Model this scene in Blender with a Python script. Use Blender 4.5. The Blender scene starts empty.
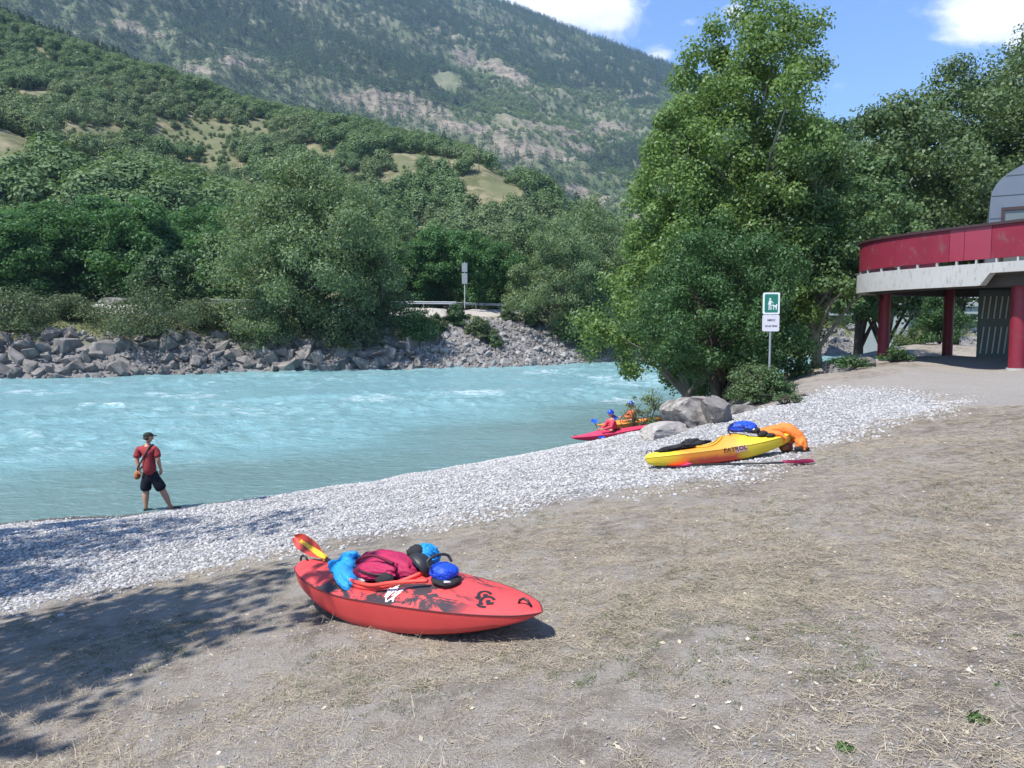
import bpy, bmesh, math, random
import numpy as np
from mathutils import Vector, Matrix
R = math.radians
sc = bpy.context.scene
COL = sc.collection
random.seed(7)

# ------------------------------------------------------------------ camera
F, CX, CY, HZ = 760.0, 512.0, 384.0, 4.0
PITCH = R(4.2)
cam_d = bpy.data.cameras.new('camera'); cam = bpy.data.objects.new('camera', cam_d); COL.objects.link(cam)
cam_d.sensor_width = 36; cam_d.lens = 36 * F / 1024; cam_d.clip_start = .05; cam_d.clip_end = 9000
cam.location = (0, 0, HZ); cam.rotation_euler = (R(90) - PITCH, 0, 0)
sc.camera = cam

def P(px, py, Y):
    u = (px - CX) / F; v = (CY - py) / F
    dy = math.cos(PITCH) + v * math.sin(PITCH); dz = -math.sin(PITCH) + v * math.cos(PITCH)
    t = Y / dy
    return Vector((u * t, Y, HZ + dz * t))

def pxy(x, y, z):
    """pixel coordinates of world points (numpy) - used to decide what is in view"""
    z = z - HZ
    f = y * math.cos(PITCH) - z * math.sin(PITCH); up = y * math.sin(PITCH) + z * math.cos(PITCH)
    f = np.where(np.abs(f) < 1e-6, 1e-6, f)
    return CX + F * x / f, CY - F * up / f, f

# ------------------------------------------------------------------ numpy noise
def _h(ix, iy, s):
    n = (ix * 374761393 + iy * 668265263 + s * 1274126177) & 0xffffffff
    n = ((n ^ (n >> 13)) * 1274126177) & 0xffffffff
    return ((n ^ (n >> 16)) & 0xffff) / 65535.0
def vnoise(x, y, s=0):
    x = np.asarray(x, float); y = np.asarray(y, float)
    ix = np.floor(x).astype(np.int64); iy = np.floor(y).astype(np.int64)
    fx = x - ix; fy = y - iy
    fx = fx * fx * fx * (fx * (fx * 6 - 15) + 10); fy = fy * fy * fy * (fy * (fy * 6 - 15) + 10)
    a = _h(ix, iy, s); b = _h(ix + 1, iy, s); c = _h(ix, iy + 1, s); d = _h(ix + 1, iy + 1, s)
    return (a + (b - a) * fx) * (1 - fy) + (c + (d - c) * fx) * fy
def fbm(x, y, s=0, o=4):
    r = 0; a = .5; t = 0
    for k in range(o):
        r = r + a * vnoise(x * 2 ** k + 13.7 * k, y * 2 ** k - 7.3 * k, s + k); t += a; a *= .5
    return r / t
def sstep(a, b, x):
    t = np.clip((x - a) / (b - a), 0, 1); return t * t * (3 - 2 * t)

# ------------------------------------------------------------------ scene helpers
def link(o, parent=None):
    COL.objects.link(o)
    if parent is not None: o.parent = parent
    return o
def tag(o, label=None, cat=None, group=None, kind=None):
    if label: o['label'] = label
    if cat: o['category'] = cat
    if group: o['group'] = group
    if kind: o['kind'] = kind
    return o
def thing(name, label, cat, loc=(0, 0, 0), rotz=0, group=None):
    o = link(bpy.data.objects.new(name, None)); o.location = loc; o.rotation_euler = (0, 0, rotz)
    o.empty_display_size = .2
    return tag(o, label, cat, group)
def mesh_np(name, V, Fq, m=None, parent=None, smooth=False, attrs=None, linkit=True):
    V = np.asarray(V, np.float32); Fq = np.asarray(Fq, np.int32)
    k = Fq.shape[1]
    me = bpy.data.meshes.new(name)
    me.vertices.add(len(V)); me.vertices.foreach_set('co', V.ravel())
    me.loops.add(Fq.size); me.loops.foreach_set('vertex_index', Fq.ravel())
    me.polygons.add(len(Fq)); me.polygons.foreach_set('loop_start', np.arange(0, Fq.size, k, dtype=np.int32))
    me.polygons.foreach_set('use_smooth', np.full(len(Fq), bool(smooth)))
    me.update(calc_edges=True)
    if attrs:
        for n, a in attrs.items():
            at = me.attributes.new(n, 'FLOAT', 'POINT'); at.data.foreach_set('value', np.asarray(a, np.float32).ravel())
    if m: me.materials.append(m)
    o = bpy.data.objects.new(name, me)
    if linkit: link(o, parent)
    return o
class MB:
    """collects shapes into one mesh"""
    def __init__(s): s.v = []; s.f = []
    def add(s, vs, fs):
        b = len(s.v); s.v += [tuple(v) for v in vs]; s.f += [tuple(i + b for i in f) for f in fs]
    def box(s, c, size, rz=0, M=None, bev=0):
        bm = bmesh.new(); bmesh.ops.create_cube(bm, size=1)
        bmesh.ops.scale(bm, vec=size, verts=bm.verts)
        if bev: bmesh.ops.bevel(bm, geom=bm.edges[:], offset=bev, segments=2, affect='EDGES', profile=.6)
        T = Matrix.Translation(c) @ (M if M is not None else Matrix.Rotation(rz, 4, 'Z'))
        bm.verts.index_update()
        s.add([T @ v.co for v in bm.verts], [[v.index for v in f.verts] for f in bm.faces]); bm.free()
    def tube(s, pts, rad, n=8, cap=True, squash=None):
        pts = [Vector(p) for p in pts]
        if not hasattr(rad, '__len__'): rad = [rad] * len(pts)
        vs = []; fs = []; prev = None
        for i, p in enumerate(pts):
            t = (pts[min(i + 1, len(pts) - 1)] - pts[max(i - 1, 0)])
            t = t.normalized() if t.length > 1e-9 else Vector((0, 0, 1))
            if prev is None:
                a = t.orthogonal().normalized()
            else:
                a = prev - t * prev.dot(t)
                a = a.normalized() if a.length > 1e-6 else t.orthogonal().normalized()
            prev = a; b = t.cross(a)
            for k in range(n):
                w = 2 * math.pi * k / n
                vs.append(p + (a * math.cos(w) + b * math.sin(w)) * rad[i])
        for i in range(len(pts) - 1):
            for k in range(n):
                k2 = (k + 1) % n
                fs.append((i * n + k, i * n + k2, (i + 1) * n + k2, (i + 1) * n + k))
        if cap:
            fs.append(tuple(range(n - 1, -1, -1))); fs.append(tuple((len(pts) - 1) * n + k for k in range(n)))
        s.add(vs, fs)
    def grid(s, rows, closed=False):
        n = len(rows[0]); vs = [p for r in rows for p in r]; fs = []
        for i in range(len(rows) - 1):
            for k in range(n if closed else n - 1):
                k2 = (k + 1) % n
                fs.append((i * n + k, i * n + k2, (i + 1) * n + k2, (i + 1) * n + k))
        s.add(vs, fs)
    def build(s, name, m, parent=None, smooth=False, linkit=True, fix=True):
        me = bpy.data.meshes.new(name); me.from_pydata(s.v, [], s.f)
        if fix:
            bm = bmesh.new(); bm.from_mesh(me); bmesh.ops.recalc_face_normals(bm, faces=bm.faces); bm.to_mesh(me); bm.free()
        if m: me.materials.append(m)
        if smooth: me.polygons.foreach_set('use_smooth', [True] * len(me.polygons))
        me.update()
        o = bpy.data.objects.new(name, me)
        if linkit: link(o, parent)
        return o
def cr(pts, n=6):
    P_ = [Vector(p) for p in pts]; out = []
    for i in range(len(P_) - 1):
        a, b, c, d = P_[max(0, i - 1)], P_[i], P_[i + 1], P_[min(len(P_) - 1, i + 2)]
        for k in range(n):
            t = k / n; out.append(.5 * ((2 * b) + (c - a) * t + (2 * a - 5 * b + 4 * c - d) * t * t + (3 * b - a - 3 * c + d) * t ** 3))
    return out + [P_[-1]]
def crease(o, deg=35):
    """smooth shading with hard edges kept"""
    me = o.data
    me.polygons.foreach_set('use_smooth', [True] * len(me.polygons))
    me.set_sharp_from_angle(angle=R(deg)); return o
def copy_tree(o, parent=None):
    c = o.copy(); COL.objects.link(c)
    if parent is not None: c.parent = parent
    for ch in list(o.children): copy_tree(ch, c)
    return c
def smoothmesh(o, levels=1):
    """bakes a subdivision into the mesh"""
    md = o.modifiers.new('sub', 'SUBSURF'); md.levels = levels; md.render_levels = levels
    bake(o); return o
def bake(o):
    dg = bpy.context.evaluated_depsgraph_get(); dg.update()
    me = bpy.data.meshes.new_from_object(o.evaluated_get(dg), depsgraph=dg)
    o.modifiers.clear(); old = o.data; o.data = me; me.name = old.name
    bpy.data.meshes.remove(old)

# ------------------------------------------------------------------ materials
class NT:
    def __init__(s, nt): s.nt = nt; s.N = nt.nodes; s.L = nt.links
    def n(s, t, ins=None, **kw):
        x = s.N.new(t)
        for k, v in kw.items(): setattr(x, k, v)
        for k, v in (ins or {}).items(): s.put(x, k, v)
        return x
    def put(s, x, k, v):
        if hasattr(v, 'is_linked') or hasattr(v, 'is_output'): s.L.new(v, x.inputs[k])
        else: x.inputs[k].default_value = v
    def math(s, op, a, b=0.0, c=0.0, clamp=False):
        x = s.n('ShaderNodeMath', {0: a, 1: b, 2: c}, operation=op); x.use_clamp = clamp; return x.outputs[0]
    def mix(s, f, a, b, mode='MIX'):
        x = s.n('ShaderNodeMix', data_type='RGBA', blend_type=mode); x.clamp_factor = True
        s.put(x, 0, f); s.put(x, 6, rgba(a)); s.put(x, 7, rgba(b)); return x.outputs[2]
    def noise(s, vec, scale, detail=4, rough=.55, dist=0.0):
        x = s.n('ShaderNodeTexNoise', {'Scale': scale, 'Detail': detail, 'Roughness': rough, 'Distortion': dist})
        if vec is not None: s.L.new(vec, x.inputs['Vector'])
        return x.outputs['Fac']
    def ramp(s, f, *stops):
        x = s.n('ShaderNodeValToRGB'); s.L.new(f, x.inputs[0]); e = x.color_ramp.elements
        while len(e) < len(stops): e.new(.5)
        for i, (p, c) in enumerate(stops): e[i].position = p; e[i].color = rgba(c) if hasattr(c, '__len__') else (c, c, c, 1)
        return x.outputs[0]
    def step(s, f, a, b):
        x = s.n('ShaderNodeMapRange', {0: f, 1: a, 2: b, 3: 0.0, 4: 1.0}, interpolation_type='SMOOTHSTEP'); return x.outputs[0]
    def attr(s, name): return s.n('ShaderNodeAttribute', attribute_name=name).outputs['Fac']
    def coord(s, k='Object'): return s.n('ShaderNodeTexCoord').outputs[k]
    def mapping(s, vec, scale=(1, 1, 1), rot=(0, 0, 0)):
        x = s.n('ShaderNodeMapping', {'Scale': scale, 'Rotation': rot}); s.L.new(vec, x.inputs[0]); return x.outputs[0]
    def bump(s, h, strength=.5, dist=.02):
        x = s.n('ShaderNodeBump', {'Strength': strength, 'Distance': dist, 'Height': h}); return x.outputs[0]
def rgba(c):
    if hasattr(c, 'is_output'): return c
    if hasattr(c, '__len__'): return tuple(c)[:3] + (1,) if len(c) < 4 else tuple(c)
    return (c, c, c, 1)
def new_mat(name):
    m = bpy.data.materials.new(name); m.use_nodes = True; t = NT(m.node_tree)
    b = t.N['Principled BSDF']; return m, t, b
def plain(name, col, rough=.6, var=.12, scale=6.0, bump=.0, spec=.5, metal=0.0, coord='Object', dirt=0.0):
    """a colour with slight uneven wear"""
    m, t, b = new_mat(name)
    v = t.coord(coord); n = t.noise(v, scale, 5, .6)
    c1 = [x * (1 - var) for x in col]; c2 = [min(1, x * (1 + var)) for x in col]
    c = t.mix(n, c1, c2)
    if dirt:
        n2 = t.step(t.noise(v, scale * 2.7, 6, .7), .52, .72)
        c = t.mix(t.math('MULTIPLY', n2, dirt), c, (.13, .11, .09))
    t.put(b, 'Base Color', c); t.put(b, 'Roughness', t.math('MULTIPLY_ADD', n, .2, rough - .1))
    b.inputs['Specular IOR Level'].default_value = spec; b.inputs['Metallic'].default_value = metal
    if bump: t.put(b, 'Normal', t.bump(t.noise(v, scale * 5, 6, .65), bump, .02))
    return m
def leaf_mat(name, c1, c2, trans=.35, gloss=.35, inst=False):
    m, t, b = new_mat(name)
    rnd = t.n('ShaderNodeNewGeometry').outputs['Random Per Island']
    oi = t.n('ShaderNodeObjectInfo').outputs['Random']
    c = t.mix(rnd, c1, c2)
    if inst:
        c = t.mix(t.math('MULTIPLY', oi, .8), c, [c2[0] * .80, c2[1] * .92, c2[2] * .95])
    t.put(b, 'Base Color', c); b.inputs['Roughness'].default_value = gloss; b.inputs['Specular IOR Level'].default_value = .28
    tr = t.n('ShaderNodeBsdfTranslucent'); t.put(tr, 'Color', t.mix(.5, c, (c2[0] * 1.5, c2[1] * 1.5, c2[2] * .6)))
    mx = t.n('ShaderNodeMixShader', {0: trans}); t.L.new(b.outputs[0], mx.inputs[1]); t.L.new(tr.outputs[0], mx.inputs[2])
    t.L.new(mx.outputs[0], t.N['Material Output'].inputs[0]); return m

def scatter(name, pts, rot, scl, sources, seed=0, parent=None):
    """instances of the source shapes on points (for what nobody could count)"""
    n = len(pts); me = bpy.data.meshes.new(name)
    me.vertices.add(n); me.vertices.foreach_set('co', np.asarray(pts, np.float32).ravel())
    a = me.attributes.new('rot', 'FLOAT_VECTOR', 'POINT'); a.data.foreach_set('vector', np.asarray(rot, np.float32).ravel())
    a = me.attributes.new('scl', 'FLOAT_VECTOR', 'POINT')
    scl = np.asarray(scl, np.float32)
    if scl.ndim == 1: scl = np.repeat(scl[:, None], 3, 1)
    a.data.foreach_set('vector', scl.ravel())
    a = me.attributes.new('idx', 'INT', 'POINT'); a.data.foreach_set('value', np.random.default_rng(seed).integers(0, 1000, n).astype(np.int32))
    me.update()
    o = link(bpy.data.objects.new(name, me), parent)
    c = bpy.data.collections.new(name + '_shapes')
    for s in sources: c.objects.link(s)
    g = bpy.data.node_groups.new(name, 'GeometryNodeTree')
    g.interface.new_socket('Geometry', in_out='INPUT', socket_type='NodeSocketGeometry')
    g.interface.new_socket('Geometry', in_out='OUTPUT', socket_type='NodeSocketGeometry')
    N = g.nodes; L = g.links
    gi = N.new('NodeGroupInput'); go = N.new('NodeGroupOutput'); ip = N.new('GeometryNodeInstanceOnPoints')
    ci = N.new('GeometryNodeCollectionInfo'); ci.inputs['Collection'].default_value = c
    ci.inputs['Separate Children'].default_value = True; ci.inputs['Reset Children'].default_value = True
    def na(k, t):
        x = N.new('GeometryNodeInputNamedAttribute'); x.data_type = t; x.inputs[0].default_value = k
        return [q for q in x.outputs if q.enabled and q.name == 'Attribute'][0]
    er = N.new('FunctionNodeEulerToRotation'); L.new(na('rot', 'FLOAT_VECTOR'), er.inputs[0])
    L.new(gi.outputs[0], ip.inputs['Points']); L.new(ci.outputs[0], ip.inputs['Instance'])
    ip.inputs['Pick Instance'].default_value = True
    L.new(na('idx', 'INT'), ip.inputs['Instance Index']); L.new(er.outputs[0], ip.inputs['Rotation'])
    L.new(na('scl', 'FLOAT_VECTOR'), ip.inputs['Scale']); L.new(ip.outputs[0], go.inputs[0])
    md = o.modifiers.new('scatter', 'NODES'); md.node_group = g
    o['kind'] = 'stuff'
    return o

# ------------------------------------------------------------------ lie of the land
def seg_dist(x, y, poly):
    """signed distance to a polyline, positive on its right-hand side"""
    best = np.full(np.shape(x), 1e9); sgn = np.ones(np.shape(x))
    for (ax, ay), (bx, by) in zip(poly[:-1], poly[1:]):
        dx, dy = bx - ax, by - ay; L2 = dx * dx + dy * dy
        t = np.clip(((x - ax) * dx + (y - ay) * dy) / L2, 0, 1)
        qx, qy = x - (ax + t * dx), y - (ay + t * dy); d = np.hypot(qx, qy)
        cr = dx * qy - dy * qx
        m = d < best; best = np.where(m, d, best); sgn = np.where(m, np.where(cr > 0, -1, 1), sgn)
    return best * sgn
def on_water(px, py):
    a = P(px, py, 1.0); k = (0 - HZ) / (a.z - HZ); return (a.x * k, k)
SHORE = [(-400, -60), (-60, 5), (-22, 13.0)] + [on_water(*q) for q in ((0, 522), (165, 508), (330, 492), (480, 465), (575, 447), (645, 435))] + \
        [(7.5, 34), (12, 40), (22, 47), (36, 54), (60, 66), (130, 98), (400, 200)]
FAR = [(-400, -10), (-90, 47)] + [on_water(*q) for q in ((0, 380), (120, 377), (250, 372), (380, 370), (500, 368), (600, 363), (700, 360), (830, 356))] + \
      [(100, 122), (420, 260)]
CTRL = [(0, 0, 2.35), (-1, 5.5, None), (3.2, 11.8, None), (-5, 3, None), (5, 5, None), (8, 10, None), (0, 12, None), (-3, 10, None), (10, 15.7, None), (-5.8, 8.6, None),
        (0, 17, None), (15.1, 22.8, 2.74), (13.7, 28, 2.82), (18, 22, 2.85), (20, 30, 2.9), (25, 25, 2.95), (30, 35, 3.0), (18, 38, 2.9), (40, 40, 3.0), (45, 20, 3.3), (28, 44, 2.9),
        (7.1, 21, 2.3), (10, 24, 2.55), (6, 19, 2.05), (11.2, 26, 2.6), (-10.6, 15.4, .06), (-7.5, 16.2, .08), (-14, 14.2, .1), (-12, 10, .75), (-20, 8, .9), (-9, 13, .42), (-40, 0, 1.0), (-15, 3, 1.2),
        (-20, -15, 2.2), (20, -15, 4), (0, -20, 2.9), (30, 5, 4.0)]
def plane_z(x, y):
    xc = np.clip(x, -14, 28); yc = np.clip(y, -10, 34)
    return 2.35 + .1375 * xc - .074 * yc
_cp = np.array([(a, b, 0 if c is None else c - float(plane_z(np.float64(a), np.float64(b)))) for a, b, c in CTRL])
def ground_z(x, y):
    x = np.asarray(x, float); y = np.asarray(y, float)
    w = 1.0 / ((x[..., None] - _cp[:, 0]) ** 2 + (y[..., None] - _cp[:, 1]) ** 2 + 1.5) ** 1.7
    z = plane_z(x, y) + (w * _cp[:, 2]).sum(-1) / w.sum(-1)
    d = seg_dist(x, y, SHORE)
    g = np.where(d > 0, (.27 + .30 * sstep(5, 13, x)) * d + .03, .22 * d + .03)
    h = np.clip(.5 + .5 * (z - g) / .35, 0, 1)
    z = z * (1 - h) + g * h - .35 * h * (1 - h)
    z = np.where(d < 0, np.minimum(z, g), z)
    z = z + np.where(d > 1.0, 1, np.clip(d, 0, 1)) * ((fbm(x * .5, y * .5, 3) - .5) * .12 + (fbm(x * 2.1, y * 2.1, 5, 3) - .5) * .05)
    return np.maximum(z, -2.5)
def gz(x, y): return float(ground_z(np.array([x], float), np.array([y], float))[0])
def G(px, py):
    """where the ray through a pixel of the photograph meets the near bank"""
    for Y in np.arange(2.0, 60, .1):
        p = P(px, py, Y)
        if p.z <= gz(p.x, p.y): return p
    return P(px, py, 60)
def ground_normal(x, y, e=.5):
    return Vector(((gz(x - e, y) - gz(x + e, y)) / (2 * e), (gz(x, y - e) - gz(x, y + e)) / (2 * e), 1)).normalized()

CREST = np.array([(-900, 40, 560), (-250, 0, 520), (0, 30, 520), (90, 68, 500), (200, 107, 480), (300, 122, 460), (400, 137, 430), (480, 160, 400), (540, 197, 370), (590, 226, 340), (680, 245, 320), (800, 260, 300), (1024, 270, 300), (2500, 280, 300)], float)
SKYL = np.array([(-1500, -350, 1900), (-400, -300, 1900), (0, -180, 1900), (200, -105, 1950), (300, -66, 2000), (400, -30, 2050), (470, 4, 2100), (550, 34, 2150), (600, 53, 2200), (685, 83, 2300), (760, 117, 2350), (900, 168, 2400), (1100, 222, 2500), (2500, 270, 2600)], float)
def hill_z(x, y):
    """the wooded hill beyond the road and the mountain behind it, above the bank level"""
    r = np.hypot(x, y); th = np.arctan2(x, y); th = np.clip(th, -1.25, 1.25)
    px = CX + F * np.tan(th); c = np.cos(th)
    cy = np.interp(px, CREST[:, 0], CREST[:, 1]); rc = np.interp(px, CREST[:, 0], CREST[:, 2])
    zc = HZ + (329 - cy) / F * rc * c
    r0 = 128.0; u = np.clip((r - r0) / (rc - r0), 0, 1)
    s = u + .06 * np.sin(u * 9.5 + px * .006)
    s = np.where(u < 1, s, 1 + .06 * np.sin(9.5 + px * .006)) / (1 + .06 * np.sin(9.5 + px * .006))
    zh = np.maximum(zc - 7, 4) * np.clip(s, 0, 1.2)
    zh = zh + sstep(150, 260, r) * (fbm(x * .012, y * .012, 21) - .5) * 26 * sstep(1.0, .75, u) 
    # mountain
    sy = np.interp(px, SKYL[:, 0], SKYL[:, 1]); rs = np.interp(px, SKYL[:, 0], SKYL[:, 2])
    zs = HZ + (329 - sy) / F * rs * c
    r1 = 640.0; v = np.clip((r - r1) / (rs - r1), 0, 1.25)
    base = zh * (1 - sstep(1.0, 1.35, r / rc) * .45)
    prof = .62 * v + .38 * v * v
    prof = np.where(v > 1, 1 - (v - 1) * .8, prof)
    zf = np.minimum(zs * .12, 50.0)
    zm = zf + (zs - zf) * prof
    rug = (np.abs(fbm(x * .0035 + 5, y * .0035, 33, 5) - .5) * -150 + 22 + (fbm(x * .012, y * .012, 41, 4) - .5) * 55) * sstep(0, .25, v) * sstep(1.0, .9, v)
    rug = rug + (fbm(x * .012, y * .012, 43, 3) - .5) * 14 * sstep(.85, 1.0, v)
    k = sstep(rc * 1.15, 760, r)
    return base * (1 - k) + (zm + rug) * k
def far_z(x, y):
    x = np.asarray(x, float); y = np.asarray(y, float)
    d = -seg_dist(x, y, FAR)
    n = fbm(x * .3, y * .3, 11)
    b = np.interp(d, [-30, -2, 0, 1, 7, 13, 16, 24, 26, 60], [-3, -1.2, -.1, .5, 4.3, 5.4, 6.4, 6.4, 6.3, 6.8])
    b = b + (n - .5) * np.interp(d, [0, 2, 10, 14, 16, 25, 40], [0, .9, .9, .3, 0, 0, 1.2])
    return b + hill_z(x, y) * sstep(24, 75, d)
def far_pt(px, d):
    q = px
    for _ in range(5):
        x, y = far_pt0(q, d); q += px - (CX + F * x / y)
    return far_pt0(q, d)
def far_pt0(px, d):
    """a point d metres inland of the far shore where the shore crosses the column px"""
    t = math.tan(math.atan((px - CX) / F))
    for (ax, ay), (bx, by) in zip(FAR[:-1], FAR[1:]):
        den = (bx - ax) - t * (by - ay)
        if abs(den) < 1e-9: continue
        k = (t * ay - ax) / den
        if 0 <= k <= 1:
            x = ax + k * (bx - ax); y = ay + k * (by - ay)
            if y < 5: continue
            n = Vector((-(by - ay), bx - ax)).normalized()
            if n.y < 0: n = -n
            return x + n.x * d, y + n.y * d
    raise ValueError(px)
def fz(x, y): return float(far_z(np.array([x], float), np.array([y], float))[0])
def far_at(px, Y):
    x = (px - CX) / F * Y; return Vector((x, Y, fz(x, Y)))

# where the pale shingle and the grey gravel lie
def GW(l): return np.array([(G(*q).x, G(*q).y) for q in l])
SHINGLE = np.vstack([GW([(0, 604), (150, 582), (300, 547), (420, 526), (560, 499), (640, 487), (700, 478), (760, 466), (810, 448), (850, 433), (900, 420), (938, 409), (930, 399), (890, 392), (850, 390), (800, 399), (760, 410), (715, 418), (660, 425)]),
                     np.array([(5.6, 27), (4.6, 29.4)] + [SHORE[i] for i in (7, 6, 5, 4, 3)] + [(-22, 13.0), (-60, 5), (-60, 0), (-20, 5.5)])])
ROADG = np.vstack([GW([(800, 398), (850, 382), (900, 372)]), np.array([(14, 26), (22, 36), (32, 42), (60, 40), (60, 10), (22, 12)]), GW([(1024, 408), (945, 408), (930, 399), (870, 390)])])
def poly_sd(x, y, poly):
    """distance to a closed outline, positive inside"""
    ins = np.zeros(np.shape(x), bool); best = np.full(np.shape(x), 1e9)
    for i in range(len(poly)):
        ax, ay = poly[i]; bx, by = poly[(i + 1) % len(poly)]
        dx, dy = bx - ax, by - ay
        t = np.clip(((x - ax) * dx + (y - ay) * dy) / (dx * dx + dy * dy + 1e-12), 0, 1)
        best = np.minimum(best, np.hypot(x - ax - t * dx, y - ay - t * dy))
        c = ((ay > y) != (by > y)) & (x < (bx - ax) * (y - ay) / (by - ay + 1e-12) + ax)
        ins ^= c
    return np.where(ins, best, -best)

# near bank
def axis(a, b, fine_a, fine_b, st, grow=1.12):
    l = list(np.arange(fine_a, fine_b + 1e-6, st)); s = st; q = fine_b
    while q < b: s *= grow; q += s; l.append(q)
    s = st; q = fine_a
    while q > a: s *= grow; q -= s; l.insert(0, q)
    return np.array(l)
def sheet(name, xs, ys, zf, m, attrs=None, kind='structure'):
    X, Y = np.meshgrid(xs, ys); Z = zf(X, Y); nx = len(xs); ny = len(ys)
    i = np.arange(nx * ny).reshape(ny, nx)
    q = np.stack([i[:-1, :-1], i[:-1, 1:], i[1:, 1:], i[1:, :-1]], -1).reshape(-1, 4)
    at = {k: f(X, Y, Z) for k, f in (attrs or {}).items()}
    o = mesh_np(name, np.stack([X, Y, Z], -1).reshape(-1, 3), q, m, None, True, at)
    o['kind'] = kind; return o
def polar(name, rs, ths, zf, m, attrs=None, kind='structure', smooth=True):
    Rr, T = np.meshgrid(rs, ths, indexing='ij'); X = Rr * np.sin(T); Y = Rr * np.cos(T); Z = zf(X, Y)
    nr, nt = Rr.shape; i = np.arange(nr * nt).reshape(nr, nt)
    q = np.stack([i[:-1, :-1], i[:-1, 1:], i[1:, 1:], i[1:, :-1]], -1).reshape(-1, 4)[:, ::-1]
    at = {k: f(X, Y, Z) for k, f in (attrs or {}).items()}
    o = mesh_np(name, np.stack([X, Y, Z], -1).reshape(-1, 3), q, m, None, smooth, at)
    o['kind'] = kind; return o

# ------------------------------------------------------------------ ground materials
def mat_ground():
    m, t, b = new_mat('dry ground')
    co = t.coord('Object'); g = t.attr('shingle'); rd = t.attr('gravel'); wet = t.attr('wet')
    n1 = t.noise(co, .55, 5, .6); n2 = t.noise(co, 4.5, 5, .65); n3 = t.noise(co, 38, 4, .7); n4 = t.noise(co, 130, 2, .7)
    soil = t.mix(t.step(n2, .35, .65), (.165, .142, .119), (.335, .296, .252))
    straw = t.mix(n3, (.235, .205, .165), (.45, .40, .325))
    c = t.mix(t.math('MULTIPLY', t.step(n1, .4, .62), .8), soil, straw)
    # thin worn grey gravel showing through
    gr = t.mix(n3, (.235, .216, .193), (.43, .40, .362))
    patch = t.math('MAXIMUM', t.math('MULTIPLY', t.step(t.math('ADD', t.math('MULTIPLY', n1, .6), t.math('MULTIPLY', n2, .4)), .46, .60), .75), rd)
    c = t.mix(patch, c, gr)
    fl = t.n('ShaderNodeTexVoronoi', {'Scale': 55.0, 'Randomness': 1.0}); t.L.new(co, fl.inputs['Vector'])
    pale = t.math('MULTIPLY', t.step(fl.outputs['Color'], .72, .8), t.step(fl.outputs['Distance'], .42, .3))
    c = t.mix(t.math('MULTIPLY', pale, .6), c, (.46, .43, .39))
    dk = t.math('MULTIPLY', t.step(t.math('ADD', t.math('MULTIPLY', n4, .6), t.math('MULTIPLY', n3, .4)), .50, .62), .72)
    c = t.mix(dk, c, (.09, .075, .06))
    # pale river shingle
    vo = t.n('ShaderNodeTexVoronoi', {'Scale': 17.0, 'Randomness': 1.0}); t.L.new(t.mapping(co, (1, 1.3, 1)), vo.inputs['Vector'])
    st = t.ramp(vo.outputs['Color'], (0, (.33, .325, .32)), (.5, (.48, .47, .465)), (1, (.62, .61, .60)))
    st = t.mix(t.step(vo.outputs['Distance'], .40, .62), st, (.20, .19, .18))
    ge = t.step(t.math('ADD', g, t.math('MULTIPLY_ADD', n2, .7, t.math('MULTIPLY_ADD', n1, .5, -.6))), -.22, .30)
    c = t.mix(ge, c, st)
    c = t.mix(t.math('MULTIPLY', wet, .85), c, t.mix(n2, (.075, .07, .06), (.13, .12, .10)))
    t.put(b, 'Base Color', c)
    t.put(b, 'Roughness', t.math('MULTIPLY_ADD', wet, -.55, .92)); b.inputs['Specular IOR Level'].default_value = .25
    h = t.math('ADD', t.math('MULTIPLY', n3, .5), t.math('MULTIPLY', n2, 1.2))
    h = t.math('ADD', h, t.math('MULTIPLY', t.math('MULTIPLY', ge, vo.outputs['Distance']), -1.2))
    h = t.math('ADD', h, t.math('MULTIPLY', n4, .35)); t.put(b, 'Normal', t.bump(h, 1.0, .045)); return m
def g_att(X, Y, Z): return np.clip(poly_sd(X, Y, SHINGLE), -2, 2)
def r_att(X, Y, Z):
    return sstep(-.8, .8, poly_sd(X, Y, ROADG) + (fbm(X * 1.1, Y * 1.1, 50) - .5) * 2.2) * .9
def w_att(X, Y, Z): return sstep(.17, .07, Z + (fbm(X * 1.5, Y * 1.5, 60) - .5) * .08)
M_GROUND = mat_ground()
xs = axis(-400, 400, -15, 19, .16); ys = axis(-120, 200, 1.5, 31, .16)
ground = sheet('ground', xs, ys, ground_z, M_GROUND, {'shingle': g_att, 'gravel': r_att, 'wet': w_att})

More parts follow.
